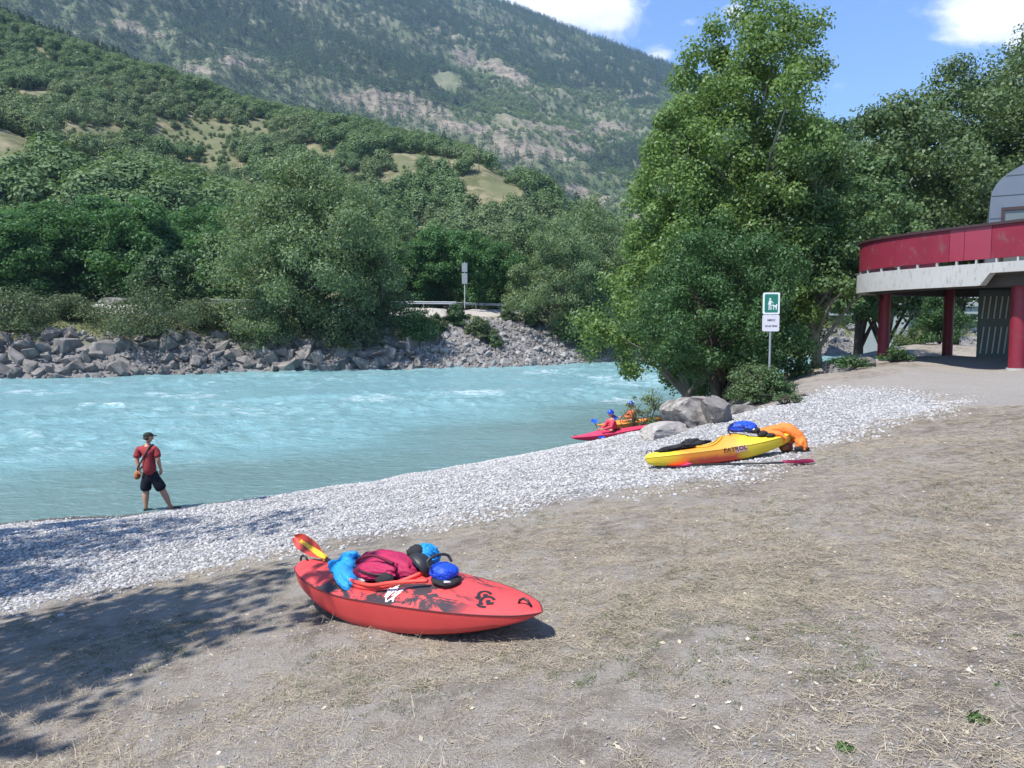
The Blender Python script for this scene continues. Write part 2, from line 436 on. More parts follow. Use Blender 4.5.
def mat_far():
    m, t, b = new_mat('far bank and hill')
    co = t.coord('Object'); d = t.attr('inland'); mt = t.attr('mountain'); bare = t.attr('bare')
    n1 = t.noise(co, .22, 5, .6); n2 = t.noise(co, 1.7, 5, .7); n0 = t.noise(co, .02, 6, .6)
    rub = t.mix(n2, (.10, .095, .09), (.30, .285, .27))
    grs = t.mix(n1, (.075, .10, .036), (.24, .225, .125)); grs = t.mix(t.step(n2, .4, .8), grs, (.14, .15, .06))
    c = t.mix(t.step(t.math('ADD', d, t.math('MULTIPLY_ADD', n1, 5, -2.5)), 3.6, 6.0), rub, grs)
    hill = t.mix(t.step(n1, .35, .65), (.09, .10, .045), (.24, .21, .13))
    c = t.mix(t.attr('shoulder'), c, t.mix(n2, (.34, .31, .27), (.46, .43, .385)))
    c = t.mix(t.step(d, 28, 40), c, hill)
    rock = t.mix(t.step(t.noise(co, .09, 8, .8), .40, .60), (.115, .10, .072), (.265, .228, .178))
    mg = t.mix(t.step(n0, .4, .6), (.088, .112, .055), (.165, .170, .105))
    mm = t.mix(bare, mg, rock)
    c = t.mix(mt, t.mix(bare, c, t.mix(n1, (.085, .105, .044), (.185, .178, .102))), mm)
    t.put(b, 'Base Color', c); b.inputs['Roughness'].default_value = .95; b.inputs['Specular IOR Level'].default_value = .1
    t.put(b, 'Normal', t.bump(n2, .6, .3)); return m
def d_att(X, Y, Z):
    d = np.clip(-seg_dist(X, Y, FAR), -20, 80); px = CX + F * X / np.maximum(Y, 1)
    return d - np.where((d < 14.5), sstep(410, 440, px) * sstep(640, 600, px) * 5.5, 0)
def mt_att(X, Y, Z): return sstep(620, 760, np.hypot(X, Y))
def ell(px, py, cx, cy, rx, ry, rot=0):
    a = R(rot); dx = px - cx; dy = py - cy
    u = (dx * math.cos(a) + dy * math.sin(a)) / rx; v = (-dx * math.sin(a) + dy * math.cos(a)) / ry
    return np.clip(1.25 - np.sqrt(u * u + v * v), 0, 1)
def bare_att(X, Y, Z):
    """the scars, scree and dry meadows of the hill and the mountain"""
    px, py, f = pxy(X, Y, Z); r = np.hypot(X, Y)
    n = fbm(X * .02, Y * .02, 71, 5); n3 = fbm(X * .006, Y * .006, 73, 4)
    mtn = r > 660
    k = np.zeros(X.shape)
    for e in ((505, 72, 60, 13, 22), (470, 60, 22, 9, 30), (435, 66, 16, 5, 10), (128, 27, 40, 9, 8), (318, 3, 26, 6, 0), (300, 0, 40, 5, 0), (440, 32, 30, 6, 20), (385, 97, 60, 8, 5),
              (640, 96, 26, 4, -6), (660, 62, 22, 3, 24), (340, 100, 55, 12, 8), (400, 110, 60, 10, 5), (520, 150, 70, 12, 12), (575, 190, 28, 10, 10), (590, 150, 40, 9, 10), (610, 128, 40, 10, 0), (250, 62, 40, 8, 5),
              (470, 128, 60, 8, 8), (560, 130, 50, 6, 10), (200, 70, 30, 5, 5), (600, 205, 20, 14, 0)):
        k = np.maximum(k, np.where(mtn, ell(px, py, *e), 0))
    for e in ((100, 136, 62, 7, 2), (180, 132, 45, 6, -4), (24, 154, 30, 5, 6), (105, 172, 36, 9, 18), (138, 184, 16, 7, 40), (215, 155, 20, 10, 30), (320, 152, 26, 5, 4), (250, 128, 30, 4, 0), (400, 160, 20, 5, 8), (500, 182, 26, 8, 18), (60, 160, 30, 8, 10), (165, 140, 60, 5, 3)):
        k = np.maximum(k, np.where(~mtn, ell(px, py, e[0], e[1] + 4, e[2] * 1.1, e[3] * 2.5, e[4]), 0))
    kh = sstep(.38, .85, k * 1.0 + (n - .5) * 1.1 * (k > .02) + (fbm(X * .09, Y * .09, 79, 3) - .5) * .7 * (k > .02)) * ~mtn
    k = sstep(.44, .78, k * .85 + (n - .5) * 1.3 * (k > .02) + (fbm(X * .075, Y * .075, 75, 3) - .5) * .9 * (k > .02))
    k = np.where(mtn, k, kh)
    low = sstep(80, 120, py) * sstep(280, 400, px) * mtn * sstep(.50, .66, n3 * .3 + n * .35 + fbm(X * .07, Y * .07, 77, 3) * .35) * .30
    return np.maximum(k, low)
M_FAR = mat_far()
th = np.radians(np.arange(-66, 66.01, .3))
rs = np.concatenate([np.arange(40, 125, .45), np.geomspace(125, 660, 130)])
hill = polar('hillside', rs, th, far_z, M_FAR, {'inland': d_att, 'mountain': mt_att, 'bare': bare_att, 'shoulder': lambda X, Y, Z: sstep(12.4, 13.2, -seg_dist(X, Y, FAR) + (fbm(X * .8, Y * .8, 97) - .5) * 1.5) * sstep(24, 23, -seg_dist(X, Y, FAR))})
rs2 = np.geomspace(640, 2900, 420)
mount = polar('mountain_terrain', rs2, np.radians(np.arange(-60, 45.01, .14)), lambda X, Y: far_z(X, Y) - .5 * (np.hypot(X, Y) < 660), M_FAR, {'inland': d_att, 'mountain': mt_att, 'bare': bare_att})

# the river
def water_h(X, Y):
    a = R(24); s = X * math.cos(a) + Y * math.sin(a); q = -X * math.sin(a) + Y * math.cos(a)
    dn = seg_dist(X, Y, SHORE); df = seg_dist(X, Y, FAR)
    deep = sstep(0, 12, -dn)
    w = fbm(s * .16 + 3, q * .42, 81, 3) - .5
    w2 = 1 - np.abs(2 * fbm(s * .55 + w * 2, q * 1.15, 83, 3) - 1); w3 = fbm(s * 1.5, q * 3.4, 87, 3) - .5
    rough = .25 + .9 * sstep(.42, .62, fbm(s * .05, q * .10, 89, 2))
    return (w * .34 + (w2 - .6) * .32 * rough + w3 * .13) * (.18 + .82 * deep), w2, deep, rough
def mat_water():
    m, t, b = new_mat('glacial river water')
    co = t.coord('Object'); foam = t.attr('foam'); deep = t.attr('deep')
    v = t.mapping(co, (.8, 1.9, 1), (0, 0, -R(24)))
    n1 = t.noise(v, 1.3, 5, .6, .4); n2 = t.noise(v, 5.5, 4, .6, .3); n0 = t.noise(v, .16, 3, .5)
    c = t.mix(n0, (.146, .288, .304), (.196, .350, .362))
    shal = t.mix(n0, (.118, .190, .180), (.145, .245, .245))
    c = t.mix(t.step(t.math('ADD', deep, t.math('MULTIPLY_ADD', n0, .5, -.25)), .05, .72), shal, c)
    c = t.mix(t.math('MULTIPLY', t.step(n1, .52, .75), .35), c, (.24, .395, .41))
    c = t.mix(t.math('MULTIPLY', t.step(n2, .50, .72), .30), c, (.30, .46, .47))
    f = t.math('MULTIPLY', t.math('MULTIPLY', foam, .62), t.step(t.math('ADD', n2, t.math('MULTIPLY', n1, .5)), .55, .95))
    c = t.mix(f, c, (.78, .85, .86))
    t.put(b, 'Base Color', c); t.put(b, 'Roughness', t.math('MULTIPLY_ADD', f, .5, .16)); b.inputs['IOR'].default_value = 1.33
    b.inputs['Specular IOR Level'].default_value = .42
    t.put(b, 'Normal', t.bump(t.math('ADD', t.math('MULTIPLY', n1, 1.0), t.math('MULTIPLY', n2, .5)), .85, .16)); return m
M_WATER = mat_water()
def foam_att(X, Y, Z):
    h, w2, deep, rough = water_h(X, Y)
    px, py, f = pxy(X, Y, Z)
    n = fbm(X * .35, Y * .8, 91, 4)
    base = .5 * sstep(.88, .99, w2) * sstep(.55, .72, n + (rough - .6) * .2) * deep
    k = 0
    for e in ((105, 405, 30, 4, 0), (640, 380, 60, 7, 0), (480, 392, 30, 3, 0), (545, 372, 25, 3, 0), (265, 412, 30, 4, 0), (15, 432, 20, 4, 0), (370, 398, 30, 4, 0), (620, 400, 30, 4, 0), (800, 365, 60, 5, 0), (180, 395, 40, 4, 0), (40, 392, 40, 3, 0)):
        k = np.maximum(k, ell(px, py, *e))
    return np.clip(base + sstep(.1, .6, k) * sstep(.70, .93, w2) * .8, 0, 1)
water = polar('river_water', np.geomspace(9, 190, 300), np.radians(np.arange(-80, 72, .22)), lambda X, Y: water_h(X, Y)[0], M_WATER,
              {'foam': foam_att, 'deep': lambda X, Y, Z: sstep(.5, 15, -seg_dist(X, Y, SHORE) + (fbm(X * .12, Y * .2, 95) - .5) * 8)})

# road on the far bank with its kerbside barrier
M_ASPH = plain('asphalt', (.055, .055, .056), .9, .2, 2.0, .3)
M_GALV = plain('galvanised steel', (.50, .52, .53), .6, .12, 8, 0, .4, .15, dirt=.2)
mb = MB(); rows = []
pxs = list(range(-40, 860, 20))
for px in pxs:
    row = []
    for d in (16.6, 20, 23.4):
        x, y = far_pt(px, d); row.append((x, y, 6.46))
    rows.append(row)
mb.grid(rows); o = mb.build('road', M_ASPH); o['kind'] = 'structure'
M_PAINT = plain('road paint', (.7, .7, .68), .7, .1)
mb = MB()
for off in (17.0, 23.0):
    mb.grid([[(*far_pt(px, off - .06), 6.468), (*far_pt(px, off + .06), 6.468)] for px in pxs])
o = mb.build('road_markings', M_PAINT); o['kind'] = 'structure'

# ------------------------------------------------------------------ sky, sun, air
SUN_AZ = math.atan2(-.80, -.60); SUN_EL = R(60)
w = bpy.data.worlds.new('World'); sc.world = w; w.use_nodes = True
t = NT(w.node_tree); bg = t.N['Background']
sky = t.n('ShaderNodeTexSky', sky_type='NISHITA', sun_disc=False, sun_elevation=SUN_EL, sun_rotation=SUN_AZ % (2 * math.pi), altitude=900.0, air_density=1.0, dust_density=.3, ozone_density=2.0)
hs = t.n('ShaderNodeHueSaturation', {'Hue': .507, 'Saturation': 1.15, 'Value': 1.45, 'Color': sky.outputs[0]})
tc = t.coord('Generated'); sx = t.n('ShaderNodeSeparateXYZ', {0: tc})
az = t.math('ARCTAN2', sx.outputs[0], sx.outputs[1]); el = t.math('ARCSINE', sx.outputs[2])
def dirpx(px, py):
    v = P(px, py, 10) - Vector((0, 0, HZ)); v.normalize(); return math.atan2(v.x, v.y), math.asin(v.z)
acc = None
for (px, py, rx, ry, k) in ((575, -6, 78, 34, 1.15), (520, -22, 60, 30, 1.0), (625, -2, 40, 22, .8), (600, 22, 40, 12, .75), (735, 10, 20, 14, .85), (660, 55, 18, 9, .72), (690, 22, 22, 6, .55), (1000, 6, 52, 36, 1.2), (1040, 30, 40, 30, 1.1), (836, 86, 16, 6, .32), (820, -10, 20, 8, .6), (400, -80, 120, 50, .9), (1100, -120, 160, 70, 1)):
    a0, e0 = dirpx(px, py)
    u = t.math('DIVIDE', t.math('SUBTRACT', az, a0), rx / F); v = t.math('DIVIDE', t.math('SUBTRACT', el, e0), ry / F)
    g = t.math('MULTIPLY', t.math('EXPONENT', t.math('MULTIPLY', t.math('ADD', t.math('MULTIPLY', u, u), t.math('MULTIPLY', v, v)), -1.0)), k)
    acc = g if acc is None else t.math('MAXIMUM', acc, g)
cn = t.noise(t.mapping(tc, (1, 1, 1.7)), 9.0, 8, .62, .35); cn2 = t.noise(t.mapping(tc, (1, 1, 1.6)), 30, 5, .6)
cm = t.step(t.math('ADD', acc, t.math('MULTIPLY_ADD', cn, 2.3, -1.2)), .30, .80)
cm = t.math('MULTIPLY', cm, t.step(acc, .04, .25))
ccol = t.mix(t.step(t.math('ADD', t.math('MULTIPLY', cn2, .5), t.math('MULTIPLY', acc, .45)), .35, .85), (5.4, 6.0, 7.2), (8.4, 8.5, 8.7))
t.put(bg, 'Color', t.mix(cm, hs.outputs[0], ccol)); bg.inputs['Strength'].default_value = .112
sd = bpy.data.lights.new('sun', 'SUN'); sd.energy = 5.0; sd.angle = R(.53); sd.color = (1, .955, .89)
so = link(bpy.data.objects.new('sun', sd))
sv = Vector((math.sin(SUN_AZ) * math.cos(SUN_EL), math.cos(SUN_AZ) * math.cos(SUN_EL), math.sin(SUN_EL)))
so.rotation_euler = sv.to_track_quat('Z', 'Y').to_euler(); so.location = (-30, -10, 60)

m = bpy.data.materials.new('summer haze'); m.use_nodes = True; t = NT(m.node_tree)
t.N.remove(t.N['Principled BSDF'])
pv = t.n('ShaderNodeVolumePrincipled', {'Color': (.45, .68, 1.0, 1), 'Density': .00012, 'Anisotropy': .2})
t.L.new(pv.outputs[0], t.N['Material Output'].inputs['Volume'])
mb = MB(); mb.box((0, 1350, 545), (7000, 3400, 1100)); hz = mb.build('haze', m); hz['kind'] = 'stuff'

v = sc.view_settings; v.view_transform = 'Standard'; v.look = 'None'; v.exposure = .72; v.gamma = 1; v.use_curve_mapping = False
sc.cycles.use_denoising = True; sc.cycles.max_bounces = 6; sc.cycles.diffuse_bounces = 3; sc.cycles.glossy_bounces = 2; sc.cycles.transmission_bounces = 3; sc.cycles.volume_bounces = 0; sc.cycles.transparent_max_bounces = 4
sc.cycles.caustics_reflective = False; sc.cycles.caustics_refractive = False
try: sc.cycles.denoiser = 'OPENIMAGEDENOISE'; sc.cycles.denoising_input_passes = 'RGB_ALBEDO_NORMAL'
except Exception: pass

# ------------------------------------------------------------------ trees
def leaf_quads(C, Nn, L, W, rng, droop=0.0):
    n = len(C); t = rng.normal(size=(n, 3)); t[:, 2] -= droop
    Nn = Nn / (np.linalg.norm(Nn, axis=1, keepdims=True) + 1e-9)
    t -= Nn * (t * Nn).sum(1, keepdims=True); t /= np.linalg.norm(t, axis=1, keepdims=True) + 1e-9
    b = np.cross(Nn, t); L = (np.asarray(L) * rng.uniform(.65, 1.3, n))[:, None]; W = (np.asarray(W) * rng.uniform(.7, 1.25, n))[:, None]
    V = np.stack([C - t * L * .5, C + b * W * .5 + t * L * .05, C + t * L * .5, C - b * W * .5 + t * L * .05], 1).reshape(-1, 3)
    return V, np.arange(n * 4).reshape(n, 4)
def clump_points(centers, radii, per, rng, flat=.8, up=.35, out=.35):
    """leaf positions and facing on the outside of loose twig clumps"""
    k = len(centers); idx = np.repeat(np.arange(k), per)
    d = rng.normal(size=(len(idx), 3)); d /= np.linalg.norm(d, axis=1, keepdims=True)
    r = rng.uniform(0, 1, len(idx)) ** (1 / 2.3)
    r = r * (1 + out * (rng.uniform(size=len(idx)) ** 4))
    C = centers[idx] + d * (r * radii[idx])[:, None] * np.array([1, 1, flat])
    Nn = d * 1.15 + rng.normal(size=d.shape) * .55; Nn[:, 2] += up
    return C, Nn
def crown_clumps(rng, n, prof, z0, z1, shell=.55, lobes=5, lobe_amp=.25, cx=0.0, cy=0.0, lean=(0, 0), csize=(.16, .30)):
    """twig clump centres filling a crown whose radius at height u is prof(u)"""
    ph = rng.uniform(0, 6.28, 4); out = []; rad = []
    while len(out) < n:
        u = rng.uniform(); rm = prof(u)
        if rng.uniform() > (rm / prof.mx) ** 1.2 + .05: continue
        a = rng.uniform(0, 6.283)
        k = 1 + lobe_amp * math.sin(lobes * a + ph[0] + 3 * u) * .6 + lobe_amp * math.sin(2 * a + ph[1] - 7 * u) + lobe_amp * .8 * math.sin(11 * u + ph[2] + a)
        q = (shell + (1 - shell) * rng.uniform()) if rng.uniform() < .72 else rng.uniform(0, shell)
        rr = rm * k * q
        z = z0 + u * (z1 - z0)
        out.append((cx + lean[0] * u + rr * math.cos(a), cy + lean[1] * u + rr * math.sin(a), z)); rad.append(prof.mx * rng.uniform(*csize))
    return np.array(out), np.array(rad)
class Prof:
    def __init__(s, *pts): s.x = [p[0] for p in pts]; s.y = [p[1] for p in pts]; s.mx = max(s.y)
    def __call__(s, u): return float(np.interp(u, s.x, s.y))
def limbs(mb, base, top, r0, targets, rng, nl=26, stems=1, spread=.6):
    """trunk(s) with limbs running out to some of the twig clumps"""
    base = Vector(base); top = Vector(top)
    for s in range(stems):
        a = rng.uniform(0, 6.28) + s * 6.28 / stems; off = Vector((math.cos(a), math.sin(a), 0)) * (spread if stems > 1 else 0)
        b0 = base + off * .35; t1 = top + off * 2.2
        if stems > 1: t1.z = base.z + (top.z - base.z) * rng.uniform(.7, 1)
        pts = []; rad = []
        wob = Vector((rng.normal() * .25, rng.normal() * .25, 0))
        for i in range(9):
            u = i / 8; p = b0.lerp(t1, u) + wob * math.sin(u * 4) * (.3 + u)
            pts.append(p); rad.append(max(.012, r0 * (1 - u) ** .9 * (1.25 if i == 0 else 1)))
        pts[0].z -= .25; mb.tube(pts, rad, 9)
        sel = rng.choice(len(targets), min(nl, len(targets)), replace=False)
        for j in sel:
            T = Vector(targets[j]); h = (T.z - b0.z) / max(.1, t1.z - b0.z)
            h = min(.9, max(.08, h - rng.uniform(.12, .34))); i = min(7, int(h * 8)); f = h * 8 - i
            S = pts[i].lerp(pts[i + 1], f); rr = (rad[i] * (1 - f) + rad[i + 1] * f) * .55
            mid = S.lerp(T, .5) + Vector((0, 0, (T - S).length * .10))
            q1 = S.lerp(mid, .5) + Vector((0, 0, .03)); mb.tube([S, q1, mid, mid.lerp(T, .6), T], [rr, rr * .75, rr * .5, rr * .3, .008], 5, False)
def bark(name, c): return plain(name, c, .95, .35, 3.0, .8, .15)
B_GREY = bark('grey bark', (.16, .145, .125)); B_DARK = bark('dark bark', (.07, .058, .048)); B_PALE = bark('pale bark', (.27, .26, .23))
L_POP = leaf_mat('poplar leaf', (0.088, 0.158, 0.04), (0.172, 0.262, 0.086), 0.36, 0.48)
L_POP2 = leaf_mat('poplar leaf greyer', (0.074, 0.134, 0.05), (0.135, 0.212, 0.088), 0.34, 0.48)
L_ASH = leaf_mat('dark leaf', (0.04, 0.092, 0.032), (0.074, 0.148, 0.052), 0.3, 0.5)
L_WIL = leaf_mat('willow leaf', (0.105, 0.16, 0.072), (0.192, 0.262, 0.128), 0.34, 0.55)
L_ACA = leaf_mat('bright green leaf', (0.046, 0.12, 0.038), (0.092, 0.195, 0.064), 0.36, 0.55)
L_OAK = leaf_mat('oak leaf', (0.05, 0.1, 0.04), (0.09, 0.15, 0.062), 0.25, 0.55)
L_OLV = leaf_mat('olive scrub leaf', (0.06, 0.092, 0.04), (0.12, 0.158, 0.075), 0.28, 0.55)
L_HOLM = leaf_mat('grey green leaf', (0.068, 0.116, 0.046), (0.13, 0.188, 0.082), 0.3, 0.5)

def big_tree(name, label, x, y, z, h, prof, nclump, per, leaf, lw, mat, brk, rng, group=None, low=.05, r0=.22, stems=1, lean=(0, 0), droop=.4, csize=(.16, .3), lobes=5, lobe_amp=.25, cat='tree', flat=.85, nl=26, shell=.55, spread=.6, off=(0, 0)):
    t = thing(name, label, cat, (x, y, z), 0, group)
    cc, cr = crown_clumps(rng, nclump, prof, h * low, h * .96, shell, lobes, lobe_amp, off[0], off[1], lean, csize)
    C, Nn = clump_points(cc, cr, per, rng, flat)
    keep = C[:, 2] > .1; C = C[keep]; Nn = Nn[keep]
    V, Fq = leaf_quads(C, Nn, leaf, lw, rng, droop)
    mesh_np('crown', V, Fq, mat, t)
    mb = MB(); limbs(mb, (0, 0, 0), (lean[0] * .8 + off[0] * .5, lean[1] * .8 + off[1] * .5, h * .86), r0, cc, rng, nl, stems, spread)
    mb.build('trunk', brk, t, True); return t

rng = np.random.default_rng(11)
# near bank: the tall poplars at the water's edge and the dark tree before them
def at(px, Y, dz=0.0):
    x = (px - CX) / F * Y; return x, Y, gz(x, Y) + dz
x, y, z = at(748, 33.5)
big_tree('poplar_tree', 'tallest light green poplar, its pointed top reaching the upper edge of the picture', x, y, z, 18.6 - z, Prof((0, 2.0), (.15, 3.6), (.4, 4.3), (.62, 3.9), (.8, 3.4), (.92, 2.7), (1, 1.0)), 300, 260, .15, .12, L_POP, B_PALE, rng, r0=.3, lobe_amp=.24, csize=(.11, .22), nl=40)
x, y, z = at(690, 31.5)
big_tree('poplar_tree', 'light green poplar leaning out over the water left of the tallest poplar', x, y, z, 13.3 - z, Prof((0, 2.2), (.2, 3.3), (.45, 2.7), (.7, 1.7), (.88, .9), (1, .35)), 150, 235, .145, .115, L_POP, B_PALE, rng, r0=.2, low=.12, lean=(-.25, 0), off=(-.7, 0), csize=(.12, .24), nl=40)
x, y, z = at(702, 34.5)
big_tree('poplar_tree', 'second tallest poplar with a rounded shoulder, just left of the tallest one', x, y, z, 17.3 - z, Prof((0, 1.8), (.2, 3.0), (.5, 2.6), (.75, 1.9), (.92, 1.2), (1, .4)), 150, 230, .15, .125, L_POP, B_PALE, rng, r0=.2, csize=(.13, .25), nl=30)
x, y, z = at(818, 32.5)
big_tree('poplar_tree', 'light green poplar behind the dog sign, right of the tallest poplar', x, y, z, 13.3 - z, Prof((0, 2.0), (.2, 2.7), (.5, 2.5), (.75, 2.0), (.9, 1.3), (1, .4)), 135, 225, .145, .115, L_POP2, B_PALE, rng, r0=.2, low=.24, csize=(.13, .25), nl=40)
x, y, z = at(800, 36)
big_tree('poplar_tree', 'thin open poplar top showing sky through it, between the tallest poplar and the sky gap', x, y, z, 17.3 - z, Prof((0, .8), (.4, 1.4), (.75, 1.5), (.92, .9), (1, .3)), 46, 190, .15, .125, L_POP, B_PALE, rng, r0=.14, csize=(.3, .5))
x, y, z = at(720, 26.2)
big_tree('broadleaf_tree', 'dense dark green tree with a round crown standing behind the grey boulder', x, y, z, 7.9 - z, Prof((0, 2.3), (.15, 3.0), (.4, 3.15), (.65, 2.6), (.85, 1.7), (1, .5)), 210, 260, .12, .06, L_ASH, B_DARK, rng, r0=.22, low=.19, stems=2, csize=(.11, .22), lobe_amp=.18, spread=.35, flat=.7, droop=.9)

# tall trees behind the building
for px, Y, top, rad, lab, mt in ((884, 47, 100, 4.4, 'grey green tree rising behind the left end of the red deck', L_HOLM), (955, 52, 62, 5.4, 'broad grey green tree behind the middle of the red deck', L_HOLM),
                             (1020, 56, 28, 6.0, 'tallest grey green tree behind the grey cabin, at the right edge', L_HOLM), (858, 43, 150, 2.6, 'small light green tree between the poplars and the red deck', L_POP2), (1085, 46, 10, 6.0, 'grey green tree cut by the right edge of the picture', L_HOLM)):
    x, y, z = at(px, Y); H = HZ + (329 - top) / F * Y - z
    big_tree('broadleaf_tree', lab, x, y, z, H, Prof((0, rad * .55), (.2, rad * .95), (.5, rad), (.75, rad * .88), (.92, rad * .6), (1, rad * .2)), 200, 230, .24, .17, mt, B_DARK, rng, r0=.3, low=.27, csize=(.15, .28), nl=34)

# off to the left, the trees that shade the foreground
for i, (x, y, h, rad, lab) in enumerate(((-12.1, 6.9, 14.5, 2.8, 'tree standing left of the view beside the shingle'), (-7.3, 3.5, 10.5, 2.2, 'tree standing left of the view beside the dry grass'), (-12.9, 10.1, 18.5, .8, 'tall slender tree furthest left by the water'))):
    z = gz(x, y)
    big_tree('broadleaf_tree', lab, x, y, z, h, Prof((0, rad * .5), (.3, rad), (.6, rad), (.85, rad * .6), (1, rad * .15)), 62, 75, .22, .16, L_POP2, B_GREY, rng, r0=.22, low=.36, csize=(.2, .36), nl=24)

# far bank: big willow, its neighbours, riverside bushes
x, y = far_pt(300, 7.5); z = fz(x, y)
def far_tree(name, label, px, d, top, wpx, nclump, per, leaf, lw, mat, prof, **kw):
    x, y = far_pt(px, d); z = fz(x, y) - .1; H = HZ + (329 - top) / F * y - z; rad = wpx * .5 / F * y
    return big_tree(name, label, x, y, z, H, Prof(*[(a, b * rad) for a, b in prof]), nclump, per, leaf, lw, mat, kw.pop('brk', B_GREY), rng, **kw)
WP = ((0, .58), (.12, .85), (.35, 1.0), (.6, .92), (.8, .66), (.93, .36), (1, .1))
far_tree('willow_tree', 'big rounded grey green willow standing on the rocky far bank', 306, 6.5, 158, 176, 260, 260, .38, .16, L_WIL, WP, r0=.4, stems=4, low=.0, csize=(.12, .23), lobe_amp=.17, nl=18, spread=1.6, flat=.9)
far_tree('willow_tree', 'smaller grey green willow against the right side of the big willow', 378, 7.5, 196, 70, 100, 170, .34, .15, L_WIL, WP, r0=.25, stems=2, low=.0, csize=(.16, .3), spread=.8)
far_tree('willow_tree', 'feathery grey willow on the far bank, at the water left of the poplars', 560, 5, 220, 84, 130, 180, .36, .12, L_WIL, WP, r0=.3, stems=3, low=.05, csize=(.15, .28), spread=1.0)
far_tree('willow_tree', 'low grey green willow hanging to the water at the right end of the bare slope', 604, 2.5, 268, 70, 80, 180, .34, .12, L_WIL, WP, r0=.2, stems=3, low=.0, csize=(.18, .32), spread=.9)
far_tree('willow_tree', 'small pale willow beside the crash barrier right of the road sign', 528, 9, 256, 52, 60, 170, .34, .12, L_WIL, WP, r0=.16, stems=2, low=.0, csize=(.18, .32), spread=.6)
far_tree('willow_tree', 'pale willow behind the feathery grey willow', 592, 11, 196, 90, 120, 170, .38, .14, L_WIL, WP, r0=.3, stems=2, low=.05, csize=(.16, .3))
far_tree('willow_tree', 'willow on the far bank half hidden by the leaning poplar', 640, 6, 230, 110, 120, 170, .38, .14, L_WIL, WP, r0=.3, stems=2, low=.0, csize=(.16, .3))
far_tree('broadleaf_tree', 'dark grey green tree on the far bank by the left end of the barrier', 168, 15, 246, 66, 90, 190, .3, .2, L_OAK, WP, r0=.2, stems=2, low=.0, csize=(.16, .3))
BP = ((0, .9), (.3, 1.0), (.7, .8), (1, .3))
for px, d, top, wpx, mt, lab in ((142, 5.6, 291, 100, L_OLV, 'broad olive green bush overhanging the riprap'), (14, 6.5, 292, 84, L_OLV, 'olive bush above the riprap at the left edge'), (200, 7, 302, 62, L_OLV, 'yellowish bush between the broad olive bush and the big willow'), (262, 3.0, 296, 60, L_WIL, 'low bush at the left foot of the big willow'),
                                 (418, 4.6, 312, 52, L_ASH, 'dark bush at the right foot of the big willow'), (456, 8.0, 306, 22, L_OAK, 'small round bush below the road barrier'), (480, 5.5, 318, 26, L_OLV, 'dry olive bush on the bare slope below the barrier'), (345, 3.2, 300, 70, L_OLV, 'pale low bush hanging over the dark rocks under the big willow'),
                                 (436, 6.2, 316, 20, L_OLV, 'dry shrub left of the small round bush'), (508, 9.5, 313, 18, L_OLV, 'small dry shrub on the bare slope right of the road sign'), (530, 7.5, 318, 16, L_OLV, 'dry shrub on the bare slope nearest the feathery willow'), (495, 3.5, 335, 14, L_HOLM, 'small grey shrub low among the pale stones'), (575, 3.4, 318, 60, L_OAK, 'dark bush at the waterline under the feathery willow'), (790, 7, 262, 120, L_POP2, 'pale green bush on the far bank behind the dog sign'), (850, 8.5, 285, 80, L_POP2, 'pale green bush on the far bank left of the bridge pier'),
                                 (690, 5, 290, 130, L_OAK, 'dark bush on the far bank behind the dense dark tree'), (930, 6, 300, 60, L_OAK, 'dark bush on the far bank seen under the red deck'), (70, 9.5, 299, 60, L_OLV, 'dry yellowish bush on the grassy top of the far bank')):
    far_tree('bush', lab, px, d, top, wpx, 60, 150, .24, .11, mt, BP, r0=.06, stems=3, low=.0, csize=(.22, .42), cat='bush', spread=.6, brk=B_DARK, nl=10)

# woods behind the road: one shape of each kind, then copies
def wood_tree(kind, h, rad, mat, nclump, per, leaf, lw, low, prof, brk=B_DARK):
    t = bpy.data.objects.new(kind, None)
    cc, cr = crown_clumps(rng, nclump, Prof(*[(a, b * rad) for a, b in prof]), h * low, h * .96, .6, 5, .2, csize=(.18, .33))
    C, Nn = clump_points(cc, cr, per, rng, .75, .5)
    V, Fq = leaf_quads(C, Nn, leaf, lw, rng, .2)
    c = mesh_np('crown', V, Fq, mat, t)
    mb = MB(); limbs(mb, (0, 0, 0), (0, 0, h * .85), .2, cc, rng, 12); k = mb.build('trunk', brk, t, True)
    return t
ROUND = ((0, .6), (.2, .95), (.5, 1), (.8, .75), (1, .2))
ACA = [wood_tree('broadleaf_tree', 13, 4.4, L_ACA, 85, 130, .40, .24, .10, ((0, .4), (.3, .75), (.6, 1), (.85, .8), (1, .25))) for _ in range(3)]
OAKW = [wood_tree('broadleaf_tree', 12, 4.0, L_OAK, 70, 130, .40, .26, .08, ROUND) for _ in range(2)]
HOLW = [wood_tree('broadleaf_tree', 13, 4.2, L_HOLM, 70, 130, .40, .24, .05, ROUND) for _ in range(2)]
first = {}
def put_wood(pool, px, Y, top, group, label, wide=1.0):
    src = pool[int(rng.integers(len(pool)))]
    if src.name not in COL.objects: COL.objects.link(src); r = src
    else: r = copy_tree(src)
    p = far_at(px, Y); Hm = HZ + (329 - top) / F * Y - p.z; s = Hm / 13.0
    r.location = (p.x, p.y, p.z - .3); r.scale = (s * wide, s * wide, s); r.rotation_euler = (0, 0, float(rng.uniform(0, 6.28)))
    tag(r, label, 'tree', group); return r
LB = 'bright green tree in the dense wood behind the left far bank'
for i, px in enumerate(np.linspace(-60, 236, 17)):
    put_wood(ACA, px, 96 + rng.uniform(-4, 4), 206 + rng.uniform(-17, 24) + (8 if px < 40 else 0), 'bright green trees of the left wood', LB, 1.15)
for i, px in enumerate(np.linspace(-65, 228, 15)):
    put_wood(ACA, px, 104 + rng.uniform(-2, 2), 212 + rng.uniform(-10, 26), 'bright green trees of the left wood', LB, 1.2)
